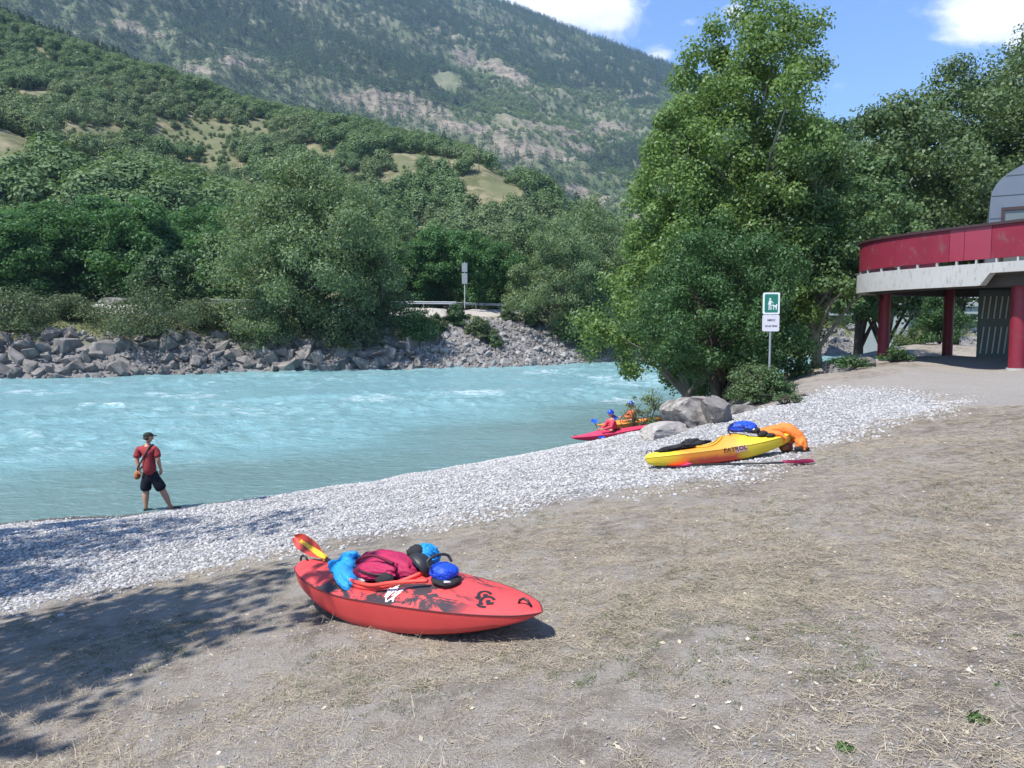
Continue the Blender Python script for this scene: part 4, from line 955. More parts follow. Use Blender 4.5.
# ------------------------------------------------------------------ kayaks
class Kayak:
    """hull shape: u runs from the stern (-1) to the bow (1)"""
    def __init__(s, L, w, wexp, wend, b_st, b_bw, rexp, r_mid, r_st, r_bw, d_mid, d_peak, d_pos, d_st, d_bw, flare=.74):
        s.__dict__.update(locals())
    def rnd(s, u):
        k = max(0.0, (abs(u) - .90) / .10); return max(.06, (1 - k * k)) ** .5
    def wid(s, u): return s.rnd(u) * s.wid0(u)
    def wid0(s, u): return max(s.wend * (1 - .35 * max(0, abs(u) - .96) / .04), s.w * (1 - abs(u) ** s.wexp) ** .75 + s.wend * abs(u) ** 3)
    def zc(s, u): return .5 * (s.bot0(u) + s.dk0(u))
    def bot(s, u): return s.zc(u) + (s.bot0(u) - s.zc(u)) * s.rnd(u)
    def rail(s, u): return s.zc(u) + (s.rail0(u) - s.zc(u)) * s.rnd(u)
    def dk(s, u): return max(s.zc(u) + (s.dk0(u) - s.zc(u)) * s.rnd(u), s.rail(u) + .004)
    def bot0(s, u): return (s.b_st if u < 0 else s.b_bw) * abs(u) ** s.rexp
    def rail0(s, u):
        e = s.r_st if u < 0 else s.r_bw; return s.r_mid + (e - s.r_mid) * abs(u) ** (2.2 if u < 0 or e > s.r_mid else 1.5)
    def dk0(s, u):
        e = s.d_st if u < 0 else s.d_bw; k = s.d_mid + (e - s.d_mid) * abs(u) ** 1.6
        return max(k + (s.d_peak - s.d_mid) * math.exp(-((u - s.d_pos) / .24) ** 2), s.rail0(u) + .012)
    def deckpt(s, u, y, up=0.0):
        w = s.wid(u); a = min(1, abs(y) / w); r = s.rail(u); d = s.dk(u)
        return Vector((u * s.L / 2, y, r + (d - r) * (1 - a ** 2.1) + up))
    def side(s, u, k, sgn):
        """k 0 keel .. 1 rail"""
        w = s.wid(u); b = s.bot(u); r = s.rail(u); r = max(r, b + .008)
        pts = [(0, 0), (.45 * s.flare, .002), (.82 * s.flare, .01), (.97 * s.flare, .035 / max(.05, r - b) * .5 + .02), (s.flare + (1 - s.flare) * .28, .24), (s.flare + (1 - s.flare) * .62, .52), (s.flare + (1 - s.flare) * .9, .82), (1, 1)]
        f = k * (len(pts) - 1); i = min(len(pts) - 2, int(f)); f -= i
        y = pts[i][0] * (1 - f) + pts[i + 1][0] * f; z = pts[i][1] * (1 - f) + pts[i + 1][1] * f
        return Vector((u * s.L / 2, sgn * y * w, b + (r - b) * z))
    def build(s, name, label, loc, M, mats, cock, group=None, coam_mat=None):
        t = thing(name, label, 'kayak', (0, 0, 0), 0, group); t.matrix_world = Matrix.Translation(loc) @ M
        us = [math.sin(x * math.pi / 2) * .6 + x * .4 for x in np.linspace(-1, 1, 65)]
        mb = MB(); rows = []
        for u in us:
            row = [s.side(u, 1 - k / 14, -1) for k in range(14)] + [s.side(u, k / 14, 1) for k in range(15)]; rows.append(row)
        mb.grid(rows); mb.add(rows[0], [tuple(range(len(rows[0])))]); mb.add(rows[-1], [tuple(range(len(rows[-1])))])
        h = mb.build('hull', mats[0], t); bm = bmesh.new(); bm.from_mesh(h.data); bmesh.ops.remove_doubles(bm, verts=bm.verts, dist=.002); bm.to_mesh(h.data); bm.free(); crease(h, 50)
        c0, c1, cw = cock
        ny = 24; V = []; Q = []; uu = [math.sin(x * math.pi / 2) * .6 + x * .4 for x in np.linspace(-1, 1, 97)]
        for u in uu:
            for j in range(ny + 1):
                y = (j / ny * 2 - 1); y = math.copysign(abs(y) ** .85, y) * s.wid(u); V.append(s.deckpt(u, y, .002 if abs(y) > .999 * s.wid(u) else 0))
        uc, ul = (c0 + c1) / 2, (c1 - c0) / 2
        for i in range(96):
            for j in range(ny):
                q = (i * (ny + 1) + j, i * (ny + 1) + j + 1, (i + 1) * (ny + 1) + j + 1, (i + 1) * (ny + 1) + j)
                c = sum((V[k] for k in q), Vector()) / 4
                if cw and ((c.x / (s.L / 2) - uc) / ul) ** 2 + (c.y / cw) ** 2 < .9: continue
                Q.append(q)
        mb = MB(); mb.add(V, Q); d = mb.build('deck', mats[1], t, True)
        # seam where deck and hull meet
        mb = MB()
        for sg in (-1, 1): mb.tube([s.deckpt(u, sg * s.wid(u)) for u in us], .005, 6)
        mb.build('seam', mats[2], t, True)
        if cw:
            ring = []
            for k in range(64):
                a = k / 64 * 6.2832; u = uc + ul * math.cos(a); ring.append(s.deckpt(u, cw * math.sin(a), .018))
            mb = MB(); mb.tube(ring + ring[:2], .016, 8, False); mb.tube([p - Vector((0, 0, .02)) for p in ring + ring[:2]], .011, 6, False)
            mb.build('cockpit_rim', coam_mat or mats[2], t, True)
            mb = MB(); rows = []
            for f, dz in ((1.0, 0), (.97, -.08), (.9, -.17), (.6, -.24), (.05, -.25)):
                rows.append([Vector(((uc + (p.x / (s.L / 2) - uc) * f) * s.L / 2, p.y * f, max(p.z + dz - .01, s.bot(uc) + .02))) for p in ring])
            mb.grid(rows, True); mb.build('seat', M_BLACK, t, True)
        for sg, nm in ((-.93, 'grab_loop'), (.90, 'grab_loop')):
            p = s.deckpt(sg, 0); dx = .055; mb = MB(); mb.tube([p + Vector((-dx, 0, -.004)), p + Vector((-dx * .6, 0, .03)), p + Vector((0, 0, .042)), p + Vector((dx * .6, 0, .03)), p + Vector((dx, 0, -.004))], .009, 7)
            mb.build(nm, M_BLACK, t, True)
        return t
def frame_on_ground(a, b, roll=0.0):
    """a frame whose x axis runs from a to b and whose z axis leans with the ground"""
    mid = (Vector(a) + Vector(b)) / 2; xd = (Vector(b) - Vector(a)).normalized(); n = ground_normal(mid.x, mid.y)
    yd = n.cross(xd).normalized(); zd = xd.cross(yd).normalized()
    M = Matrix((xd, yd, zd)).transposed().to_4x4()
    return M @ Matrix.Rotation(roll, 4, 'X')
M_BLACK = plain('black plastic', (.018, .018, .02), .5, .2, 9, .1)
M_BLACKF = plain('black cloth', (.014, .014, .017), .85, .3, 14, .6)
def hull_mat(name, a, b_, smear=None, s=3.0, thr=(.5, .6), rough=.38, scuff=.5, extra=None):
    rough += .08
    m, t, b = new_mat(name); co = t.coord('Object'); n = t.noise(co, s, 6, .6); n2 = t.noise(t.mapping(co, (2, 9, 9)), 9, 6, .75)
    c = t.mix(n, a, b_)
    if extra: c = extra(t, co, c)
    if smear:
        sx = t.n('ShaderNodeSeparateXYZ', {0: co})
        k = t.step(t.noise(t.mapping(co, (1.0, 2.2, 1)), 3.6, 7, .68, .6), *thr)
        c = t.mix(t.math('MULTIPLY', k, smear[1](t, sx)), c, smear[0])
    c = t.mix(t.math('MULTIPLY', t.step(n2, .60, .72), scuff * .45), c, [min(1, x * 1.1 + .16) for x in b_])
    t.put(b, 'Base Color', c); t.put(b, 'Roughness', t.math('MULTIPLY_ADD', n2, .35, rough - .1)); b.inputs['Specular IOR Level'].default_value = .45
    t.put(b, 'Normal', t.bump(n2, .12, .01)); return m
M_KR = hull_mat('red polyethylene', (.54, .040, .040), (.68, .075, .070), None, scuff=1.0)
M_KRD = hull_mat('red deck with black swirls', (.56, .040, .045), (.70, .080, .075), ((.035, .026, .032), lambda t, sx: t.math('MULTIPLY', t.step(t.math('ABSOLUTE', sx.outputs[1]), .05, .13), t.step(sx.outputs[0], 1.0, .72))), 3.0, (.455, .525), scuff=.6)
M_KSEAM = plain('dark seam', (.10, .02, .022), .6, .3)
# red kayak in the foreground
a = Vector((-1.76, 6.34, 0)); b_ = Vector((.215, 4.62, 0)); a.z = gz(a.x, a.y); b_.z = gz(b_.x, b_.y)
K1 = Kayak((b_ - a).length, .335, 2.3, .03, .25, .16, 2.1, .25, .36, .178, .315, .37, .30, .385, .192, .87)
MK1 = frame_on_ground(a, b_, R(4)); mid = (a + b_) / 2; mid.z = gz(mid.x, mid.y) - .012
k1 = K1.build('kayak', 'red kayak with black swirls on deck, loaded with bags, on the dry grass', mid, MK1, (M_KR, M_KRD, M_KSEAM), (-.40, .22, .235), coam_mat=hull_mat('red rim', (.62, .05, .045), (.72, .08, .06)))
def w1(u, y, up=0.0): return (Matrix.Translation(mid) @ MK1) @ K1.deckpt(u, y, up)
def ribbon(mb, pts, wd, fn):
    """a painted stroke that follows a surface; pts are (u, v) pairs on it"""
    L_ = []
    for i, p in enumerate(pts):
        q0 = pts[max(0, i - 1)]; q1 = pts[min(len(pts) - 1, i + 1)]; dx, dy = q1[0] - q0[0], q1[1] - q0[1]; l = math.hypot(dx, dy) + 1e-9
        L_.append([fn(p[0] - dy / l * wd, p[1] + dx / l * wd), fn(p[0] + dy / l * wd, p[1] - dx / l * wd)])
    mb.grid(L_)
def k1d(x, y): return K1.deckpt(x / (K1.L / 2), y, .004)
M_MARK = plain('black marking', (.02, .018, .02), .5, .1); M_WHITE = plain('white sticker', (.72, .74, .78), .45, .1, 20)
mb = MB()
for cx, cy, s_ in ((.86, -.02, .052), (.93, -.075, .058)):
    ribbon(mb, [(cx + s_ * math.cos(w) * (1 - .06 * k), cy + s_ * .8 * math.sin(w)) for k, w in enumerate(np.linspace(.6, 5.2, 12))], .011, k1d)
    ribbon(mb, [(cx + s_ * .2, cy + s_ * .1), (cx + s_ * .75, cy - s_ * .45), (cx + s_ * 1.2, cy - s_ * .1)], .016, k1d)
    ribbon(mb, [(cx - s_ * .4, cy - s_ * 1.05), (cx + s_ * .1, cy - s_ * 1.25), (cx + s_ * .9, cy - s_ * 1.1)], .010, k1d)
mb.build('bow_marking', M_MARK, k1, False)
mb = MB(); q = np.random.default_rng(91)
for k in range(17):
    x0 = .20 + q.uniform(-.07, .07); y0 = -.245 + q.uniform(-.045, .045); an = q.uniform(.4, 1.25) * (1 if q.uniform() < .7 else -1); l = q.uniform(.025, .06)
    ribbon(mb, [(x0 - math.cos(an) * l, y0 - math.sin(an) * l * .8), (x0, y0 + .004), (x0 + math.cos(an) * l, y0 + math.sin(an) * l * .8)], .0055, k1d)
mb.build('white_sticker', M_WHITE, k1, False)
def lump(name, m, c, radii, seed=0, M=None, amp=.10, fr=2.2, sq=2.6, parent=None, sub=4, crush=0, sag=.25):
    """a soft bag or cloth bundle with folds"""
    bm = bmesh.new(); bmesh.ops.create_icosphere(bm, subdivisions=sub + (1 if sub >= 4 else 0), radius=1); V = np.array([v.co for v in bm.verts])
    V = V / (np.abs(V) ** sq).sum(1, keepdims=True) ** (1 / sq)
    d = V / np.linalg.norm(V, axis=1, keepdims=True)
    def nz(k, sx, sy, sz, o=3): return fbm(d[:, 0] * sx + d[:, 2] * sz * .7 + seed * 1.7, d[:, 1] * sy - d[:, 2] * sz + seed * 3.1, seed + k, o)
    n = (nz(0, fr, fr, fr) - .5) * 2 * amp
    warp = nz(5, 1.5, 1.5, 1.5, 2) * 2.2
    fold = 1 - np.abs(2 * vnoise(d[:, 0] * fr * 1.1 + warp * 1.6 + seed, d[:, 1] * fr * 2.4 + d[:, 2] * fr * 1.6 - warp, seed + 9) - 1)
    fold2 = 1 - np.abs(2 * vnoise(d[:, 0] * fr * 3.1 - warp * 2, d[:, 1] * fr * 3.3 + d[:, 2] * fr * 3 + warp, seed + 19) - 1)
    n = n + crush * (fold ** 2 - .35) + crush * .22 * (fold2 ** 2 - .35)
    V = V * (1 + n)[:, None]
    V[:, 2] = np.where(V[:, 2] < 0, V[:, 2] * .7, V[:, 2] * (1 - sag * np.clip(np.hypot(V[:, 0], V[:, 1]) - .3, 0, 1) * nz(31, 1.1, 1.1, 1, 2) * 1.6)); V = V * np.array(radii)
    T = Matrix.Translation(c) @ (M or Matrix())
    for v, q in zip(bm.verts, V): v.co = T @ Vector(q)
    me = bpy.data.meshes.new(name); bm.to_mesh(me); bm.free(); me.materials.append(m)
    me.polygons.foreach_set('use_smooth', [True] * len(me.polygons))
    o = bpy.data.objects.new(name, me); return link(o, parent)
def cloth(name, col, rough=.75, spec=.3): return plain(name, col, rough, .25, 9, .45, spec)
M_MAR = cloth('maroon fabric', (.36, .018, .075), .6); M_MARD = cloth('dark maroon fabric', (.12, .008, .03), .7); M_BLUE = cloth('light blue nylon', (.015, .25, .56), .5); M_ROY = cloth('royal blue nylon', (.008, .06, .52), .42, .5)
M_ORG = cloth('orange nylon', (.72, .19, .035), .6); M_PINKB = plain('pink blade', (.70, .055, .20), .4, .1); M_YEL = plain('yellow stripe', (.80, .47, .03), .4, .1)
M_REDB = hull_mat('red orange blade', (.34, .022, .03), (.55, .075, .03), None, 5, rough=.3); M_PBLUE = plain('blue blade', (.012, .075, .52), .35, .1); M_GREYC = plain('grey lining', (.45, .43, .40), .8, .2, 20)
MW1 = Matrix.Translation(mid) @ MK1
def L1(x, y, z): return (x, y, z)
def on_k1(name, label, cat): 
    t = thing(name, label, cat); t.matrix_world = MW1; return t
D = lambda u, y=0.0: K1.deckpt(u, y).z
# maroon backpack
t = on_k1('backpack', 'maroon backpack lying in the cockpit of the red kayak', 'backpack')
lump('body', M_MAR, (-.17, .04, D(-.1) + .04), (.32, .165, .112), 3, Matrix.Rotation(.12, 4, 'Z') @ Matrix.Rotation(.06, 4, 'Y'), .10, 1.7, 3.0, t, 4, .10, .5)
lump('pocket', M_MAR, (-.12, -.10, D(-.1) + .055), (.20, .085, .08), 5, Matrix.Rotation(.12, 4, 'Z'), .08, 2, 3.2, t, 4, .10)
mb = MB(); mb.tube(cr([(-.34, -.150, D(-.1) + .095), (-.2, -.19, D(-.1) + .088), (-.05, -.187, D(-.1) + .07), (.07, -.15, D(-.1) + .06)]), .008, 6); mb.build('zip', M_BLACK, t, True)
mb = MB(); mb.tube(cr([(-.40, -.09, D(-.1) + .09), (-.25, -.14, D(-.1) + .165), (-.1, -.12, D(-.1) + .185), (.08, -.10, D(-.1) + .13)]), .011, 6); mb.build('strap', M_MARD, t, True)
lump('net_pocket', M_BLACKF, (.02, -.155, D(0) + .02), (.09, .05, .05), 8, None, .2, 3, 2.2, t, 3)
# blue bag beside it
t = on_k1('dry_bag', 'light blue fabric bag hanging over the cockpit edge beside the paddle shaft', 'bag')
lump('body', M_BLUE, (-.45, -.11, D(-.33) + .03), (.21, .12, .085), 12, Matrix.Rotation(-.3, 4, 'Z') @ Matrix.Rotation(.30, 4, 'Y'), .16, 1.5, 2.8, t, 4, .22, .5)
lump('neck', M_BLUE, (-.55, -.03, D(-.4) + .075), (.085, .085, .075), 14, Matrix.Rotation(-.4, 4, 'Y'), .18, 2.0, 2.4, t, 4, .28)
lump('lining', M_GREYC, (-.25, -.17, D(-.2) + .01), (.075, .03, .028), 15, Matrix.Rotation(-.2, 4, 'Z'), .15, 2.4, 2.2, t, 3)
# helmet and blue jacket at the front of the cockpit
t = on_k1('helmet', 'black helmet with a beige lining, tipped on its side behind the blue throw bag', 'helmet')
c = Vector((.255, -.02, D(.18) + .055)); MH = Matrix.Rotation(-1.0, 4, 'X') @ Matrix.Rotation(.45, 4, 'Y')
mb = MB(); rows = []
for k in range(9):
    a2 = k / 8 * math.pi / 2 * 1.02; rows.append([Vector(c) + MH.to_3x3() @ Vector((.125 * math.cos(w) * math.sin(a2 + .02), .105 * math.sin(w) * math.sin(a2 + .02), .10 * math.cos(a2))) for w in np.linspace(0, 6.2832, 25)[:-1]])
rows += [[p + (Vector(c) - p) * .13 for p in rows[-1]]] + [[Vector(c) + (p - Vector(c)) * .84 for p in r] for r in rows[-2::-1]]
mb.grid(rows, True); mb.build('shell', M_BLACK, t, True)
mb = MB(); mb.grid([[Vector(c) + (p - Vector(c)) * .80 for p in r] for r in rows[1:9]], True); mb.build('lining', M_GREYC, t, True)
t = on_k1('jacket', 'light blue jacket with a black collar stuffed behind the black helmet', 'jacket')
lump('body', M_BLUE, (.20, .11, D(.18) + .085), (.10, .085, .09), 21, None, .14, 1.8, 2.4, t, 4, .26); lump('collar', M_BLACKF, (.175, .05, D(.18) + .145), (.075, .065, .05), 22, None, .15, 3, 2.2, t, 3)
# throw bag on the foredeck
t = on_k1('throw_bag', 'round royal blue throw bag with black loop handle on the red kayak', 'bag')
zb = D(.40); lump('body', M_ROY, (.52, -.03, zb + .062), (.096, .085, .056), 31, Matrix.Rotation(.2, 4, 'Y'), .06, 1.6, 2.7, t, 4, .07, .1); lump('base', M_BLACKF, (.545, -.045, zb + .012), (.105, .092, .030), 32, Matrix.Rotation(.2, 4, 'Y'), .04, 2, 2.4, t, 3)
mb = MB(); mb.tube(cr([(.50, -.125, zb + .115), (.48, -.12, zb + .165), (.505, -.05, zb + .185), (.53, .02, zb + .165), (.55, .03, zb + .115)]), .010, 7); mb.build('handle', M_BLACK, t, True)
mb = MB()
mb.tube([(.605, -.118, zb + .026), (.618, -.10, zb + .020), (.628, -.08, zb + .012)], .008, 6)
mb.build('label', M_WHITE, t, True)
# paddle lying along the cockpit, blade over the stern
def blade_mesh(mb, base, dirv, up, L, W, thick=.008, dish=.03, tip=.7):
    dirv = Vector(dirv).normalized(); up = Vector(up); up = (up - dirv * up.dot(dirv)).normalized(); sd2 = dirv.cross(up); rows_t = []; rows_b = []
    for i in range(13):
        u = i / 12; w_ = W * .5 * max(.05, (math.sin(min(1, u / .62) * math.pi / 2) ** .9) * (1 - max(0, (u - tip) / (1 - tip)) ** 2.6 * .82)); rt = []; rb = []
        for j in range(9):
            v_ = j / 8 * 2 - 1; p = Vector(base) + dirv * (u * L) + sd2 * (v_ * w_) + up * (dish * (v_ * v_) - dish * .5 * math.sin(u * 3.1))
            rt.append(p + up * thick * .5 * (1 - v_ ** 4)); rb.append(p - up * thick * .5 * (1 - v_ ** 4))
        rows_t.append(rt); rows_b.append(rb)
    mb.grid(rows_t); mb.grid([r[::-1] for r in rows_b]); 
    ring = rows_t[0] + [r[-1] for r in rows_t] + rows_t[-1][::-1]
    for rt, rb in ((rows_t, rows_b),):
        n = 13
        mb.grid([[rt[i][0] for i in range(n)], [rb[i][0] for i in range(n)]]); mb.grid([[rt[i][-1] for i in range(n)], [rb[i][-1] for i in range(n)]]); mb.grid([rt[-1], rb[-1]])
def paddle(name, label, p0, p1, up0, up1, mblade, mshaft, Lb=.46, Wb=.2, spine=None, group=None, M=None, blades=(1, 1)):
    t = thing(name, label, 'paddle', (0, 0, 0), 0, group); p0 = Vector(p0); p1 = Vector(p1); d = (p1 - p0).normalized()
    a0 = p0 + d * Lb * .98 * blades[0]; a1 = p1 - d * Lb * .98 * blades[1]
    mb = MB(); mb.tube([a0, a0.lerp(a1, .5), a1], .0155, 9); mb.build('shaft', mshaft, t, True)
    for on, base, dv, up in ((blades[0], a0, -d, up0), (blades[1], a1, d, up1)):
        if not on: continue
        mb = MB(); blade_mesh(mb, base - dv * .02, dv, up, Lb, Wb); o = mb.build('blade', mblade, t, True, fix=False)
        if spine:
            upn = (Vector(up) - dv * Vector(up).dot(dv)).normalized(); mb = MB(); sd2 = dv.cross(upn)
            mb.grid([[base + dv * (u * Lb) + sd2 * (v_ * (.026 * (1 - .6 * u))) + upn * (.0068 - .03 * .5 * math.sin(u * 3.1) + .006) for v_ in (-1, -.4, .4, 1)] for u in np.linspace(.0, .80, 9)])
            mb.build('stripe', spine, o, True)
    return t
pa = P(295, 537, 6.52); pb = P(384, 598, 5.62)
upc = Vector((-.1, -1, .42))
paddle('paddle', 'paddle with red orange blade and yellow stripe over the stern of the red kayak', pa, pb, upc, upc, M_REDB, plain('black carbon shaft', (.03, .03, .034), .4, .2), .52, .135, M_YEL, None, None, (1, 0))
mb = MB(); mb.tube(cr([(-.40, -.20, D(-.28) + .022), (-.05, -.25, D(-.04) + .012), (.22, -.24, D(.17) + .02), (.48, -.15, D(.37) + .03)]), .014, 8)
t = mb.build('spare_shaft', hull_mat('bright red shaft', (.70, .05, .04), (.80, .09, .06)), None, True); t.matrix_world = MW1; tag(t, 'bright red paddle shaft lying along the near edge of the cockpit', 'paddle shaft')

# yellow kayak on the shingle
def ycol(t, co, c):
    sx = t.n('ShaderNodeSeparateXYZ', {0: co}); n = t.noise(co, 4.0, 6, .7)
    u = t.math('ADD', sx.outputs[0], t.math('MULTIPLY_ADD', n, .35, -.175))
    org = t.math('MULTIPLY', t.step(u, -.78, -.45), t.step(u, .50, .18))
    c = t.mix(org, c, (.74, .27, .035))
    z = t.math('ADD', sx.outputs[2], t.math('MULTIPLY_ADD', n, .16, -.08))
    red = t.math('MULTIPLY', t.step(z, .16, .07), t.math('MULTIPLY', t.step(u, -.55, -.3), t.step(u, .42, .2)))
    return t.mix(red, c, (.62, .075, .045))
M_KY = hull_mat('yellow orange polyethylene', (.70, .50, .02), (.80, .62, .05), None, 3.0, extra=ycol, scuff=.25)
M_KYS = plain('yellow seam', (.6, .36, .03), .5, .2)
a = P(647, 452, 11.95); b_ = P(795, 450, 11.55); a.z = gz(a.x, a.y); b_.z = gz(b_.x, b_.y)
K2 = Kayak((b_ - a).length, .33, 3.0, .085, .10, .21, 2.3, .21, .21, .30, .28, .41, .22, .275, .335)
MK2 = frame_on_ground(a, b_, R(-4)); mid2 = (a + b_) / 2; mid2.z = gz(mid2.x, mid2.y) - .012; MW2 = Matrix.Translation(mid2) @ MK2
k2 = K2.build('kayak', 'yellow and orange kayak on the white shingle, orange suit draped over its bow', mid2, MK2, (M_KY, M_KY, M_KYS), (-.32, .08, .22))
D2 = lambda u, y=0.0: K2.deckpt(u, y).z
def on_k2(name, label, cat):
    t = thing(name, label, cat); t.matrix_world = MW2; return t
def text_mesh(name, s, size, m, fn, parent, bold=.0, ext=.0):
    """lettering whose flat points are carried onto a surface by fn(x, y)"""
    cu = bpy.data.curves.new(name, 'FONT'); cu.body = s; cu.size = size; cu.align_x = 'CENTER'; cu.offset = bold; cu.resolution_u = 2
    o = link(bpy.data.objects.new(name, cu)); dg = bpy.context.evaluated_depsgraph_get(); dg.update()
    me = bpy.data.meshes.new_from_object(o.evaluated_get(dg), depsgraph=dg); bpy.data.objects.remove(o); bpy.data.curves.remove(cu)
    for v_ in me.vertices: v_.co = fn(v_.co.x, v_.co.y)
    me.materials.clear(); me.materials.append(m); o = bpy.data.objects.new(name, me); return link(o, parent)
def k2side(x, y, off=.006):
    u = (x + .26) / (K2.L / 2); p = K2.side(u, .80 + y / .20, -1); return p + Vector((0, -off, .002))
mb = MB(); mb.grid([[k2side(-.13 + .28 * i / 8, -.012 + .06 * j / 3, .004) for j in range(4)] for i in range(3, 9)]); mb.build('sticker', plain('pinkish sticker', (.72, .40, .36), .5, .15), k2, True)
text_mesh('lettering', 'PATROL', .075, M_MARK, lambda x, y: k2side(x * 1.25 - .02, y * .85, .008), k2, .001)
t = on_k2('spray_skirt', 'black neoprene spray skirt bundled on the rear deck of the yellow kayak', 'spray skirt')
lump('skirt', M_BLACKF, (-.52, .0, D2(-.42) + .03), (.38, .16, .052), 41, Matrix.Rotation(-.06, 4, 'Y'), .2, 2.0, 2.2, t, 4, .3); lump('waist_tube', M_BLACKF, (-.38, .02, D2(-.3) + .075), (.15, .10, .06), 42, None, .25, 3, 2.2, t, 4, .2)
t = on_k2('rucksack', 'royal blue rucksack with black straps on the foredeck of the yellow kayak', 'bag')
lump('body', M_ROY, (.42, .0, D2(.34) + .088), (.205, .14, .095), 44, Matrix.Rotation(.10, 4, 'Y'), .12, 1.8, 2.9, t, 4, .13, .4)
mb = MB(); mb.tube(cr([(.22, -.12, D2(.2) - .005), (.19, -.13, D2(.2) + .06), (.24, -.11, D2(.2) + .14), (.32, -.09, D2(.2) + .16)]), .012, 6); mb.tube(cr([(.42, -.16, D2(.34) + .13), (.46, -.18, D2(.34) + .03), (.52, -.165, D2(.34) - .0)]), .013, 6); mb.build('strap', M_BLACK, t, True)
lump('flap', M_BLACKF, (.60, -.02, D2(.5) + .075), (.075, .13, .06), 45, None, .15, 3, 2.3, t, 3); 
lump('tag', M_WHITE, (.565, -.115, D2(.5) + .105), (.03, .02, .022), 46, None, .05, 3, 2.3, t, 2)
# orange dry suit over the bow: waist on the deck, legs hanging to the ground
t = on_k2('dry_suit', 'orange dry suit with black cuffs draped over the bow of the yellow kayak', 'dry suit')
zg = -.03; e = K2.L / 2
mb = MB(); mb.tube(cr([(.66, .02, D2(.55) + .04), (.78, .0, D2(.66) + .05), (.92, -.02, D2(.78) + .05), (1.06, -.05, D2(.9) + .045), (1.17, -.10, D2(1) + .0), (1.215, -.13, .22), (1.22, -.15, .11), (1.215, -.15, .045)], 5), list(np.interp(np.arange(5 * (len([.07, .092, .092, .088, .085, .08, .082, .07]) - 1) + 1) / 5, range(len([.07, .092, .092, .088, .085, .08, .082, .07])), [.07, .092, .092, .088, .085, .08, .082, .07])), 30)
mb.tube(cr([(.85, .06, D2(.7) + .02), (1.0, .07, D2(.85) + .02), (1.12, .06, D2(1) - .05), (1.08, .05, .18), (1.04, .06, .06)], 5), list(np.interp(np.arange(5 * (len([.07, .075, .07, .07, .055]) - 1) + 1) / 5, range(len([.07, .075, .07, .07, .055])), [.07, .075, .07, .07, .055])), 30)
mb.tube(cr([(.74, -.06, D2(.63) + .04), (.86, -.15, D2(.72) + .02), (.96, -.19, D2(.8) - .05), (1.0, -.19, .20)], 5), list(np.interp(np.arange(5 * (len([.06, .052, .045, .038]) - 1) + 1) / 5, range(len([.06, .052, .045, .038])), [.06, .052, .045, .038])), 30)
o = mb.build('suit', M_ORG, t, True); V = np.array([v_.co for v_ in o.data.vertices]); n = (fbm(V[:, 0] * 16 + V[:, 2] * 9, V[:, 1] * 16 - V[:, 2] * 20, 5, 3) - .5) * .05 - np.abs(2 * vnoise(V[:, 0] * 22 + V[:, 2] * 5, V[:, 1] * 30 + V[:, 2] * 13, 7) - 1) * .035 + .01
Nn = np.array([v_.normal for v_ in o.data.vertices]); V += Nn * n[:, None]; o.data.vertices.foreach_set('co', V.astype(np.float32).ravel()); o.data.update()
lump('cuff', M_BLACKF, (.70, -.10, D2(.58) + .035), (.085, .075, .05), 51, None, .2, 3, 2.2, t, 3, .1); lump('glove', M_BLACKF, (.80, -.17, D2(.66) - .0), (.07, .05, .035), 52, None, .25, 4, 2.2, t, 3, .1)
lump('latex_sock', plain('brown latex', (.22, .065, .02), .5, .2), (1.02, .02, .09), (.10, .07, .10), 53, None, .12, 3, 2.3, t, 3)
p = MW2 @ Vector((1.20, -.17, 0)); t = thing('river_shoe', 'black river shoe on the shingle under the orange suit', 'shoe', (p.x, p.y, gz(p.x, p.y)), .2)
lump('upper', M_BLACKF, (0, 0, .045), (.125, .047, .045), 55, None, .08, 2, 2.5, t, 3); mb = MB(); mb.box((0, 0, .012), (.27, .10, .022), bev=.008); mb.build('sole', M_BLACK, t)
# paddle on the ground before it
g0 = G(667, 468.5); g1 = G(815, 465); g0.z += .045; g1.z += .045
paddle('paddle', 'paddle with pink blades lying on the shingle in front of the yellow kayak', g0, g1, (0, -.25, 1), (0, .5, 1), M_PINKB, plain('black shaft', (.02, .02, .022), .4, .2), .46, .20)

# ------------------------------------------------------------------ people
def skin(name, joints, edges, m, parent=None, sub=2, root=0):
    """grows one continuous surface over a jointed figure; joints are (position, radius or (rx, ry))"""
    me = bpy.data.meshes.new(name); me.from_pydata([tuple(j[0]) for j in joints], edges, []); o = link(bpy.data.objects.new(name, me), parent)
    sk = o.modifiers.new('skin', 'SKIN'); sk.use_smooth_shade = True; sk.branch_smoothing = .6
    ly = me.skin_vertices[0] if len(me.skin_vertices) else None
    for i, j in enumerate(joints):
        r = j[1]; ly.data[i].radius = r if hasattr(r, '__len__') else (r, r); ly.data[i].use_root = (i == root)
    s = o.modifiers.new('sub', 'SUBSURF'); s.levels = sub; s.render_levels = sub
    bake(o); o.data.materials.clear(); o.data.materials.append(m)
    o.data.polygons.foreach_set('use_smooth', [True] * len(o.data.polygons)); return o
M_SKIN = plain('skin', (.44, .235, .155), .5, .12, 14, .05, .35)
M_HAIR = plain('dark hair', (.025, .018, .013), .6, .3, 30, .4)
def join_into(o, others):
    """adds meshes to a body so that it stays one mesh"""
    bm = bmesh.new(); bm.from_mesh(o.data)
    for k in others:
        T = o.matrix_world.inverted() @ k.matrix_world if False else Matrix()
        bm.from_mesh(k.data)
    bm.to_mesh(o.data); bm.free(); o.data.polygons.foreach_set('use_smooth', [True] * len(o.data.polygons))
    for k in others: bpy.data.objects.remove(k)
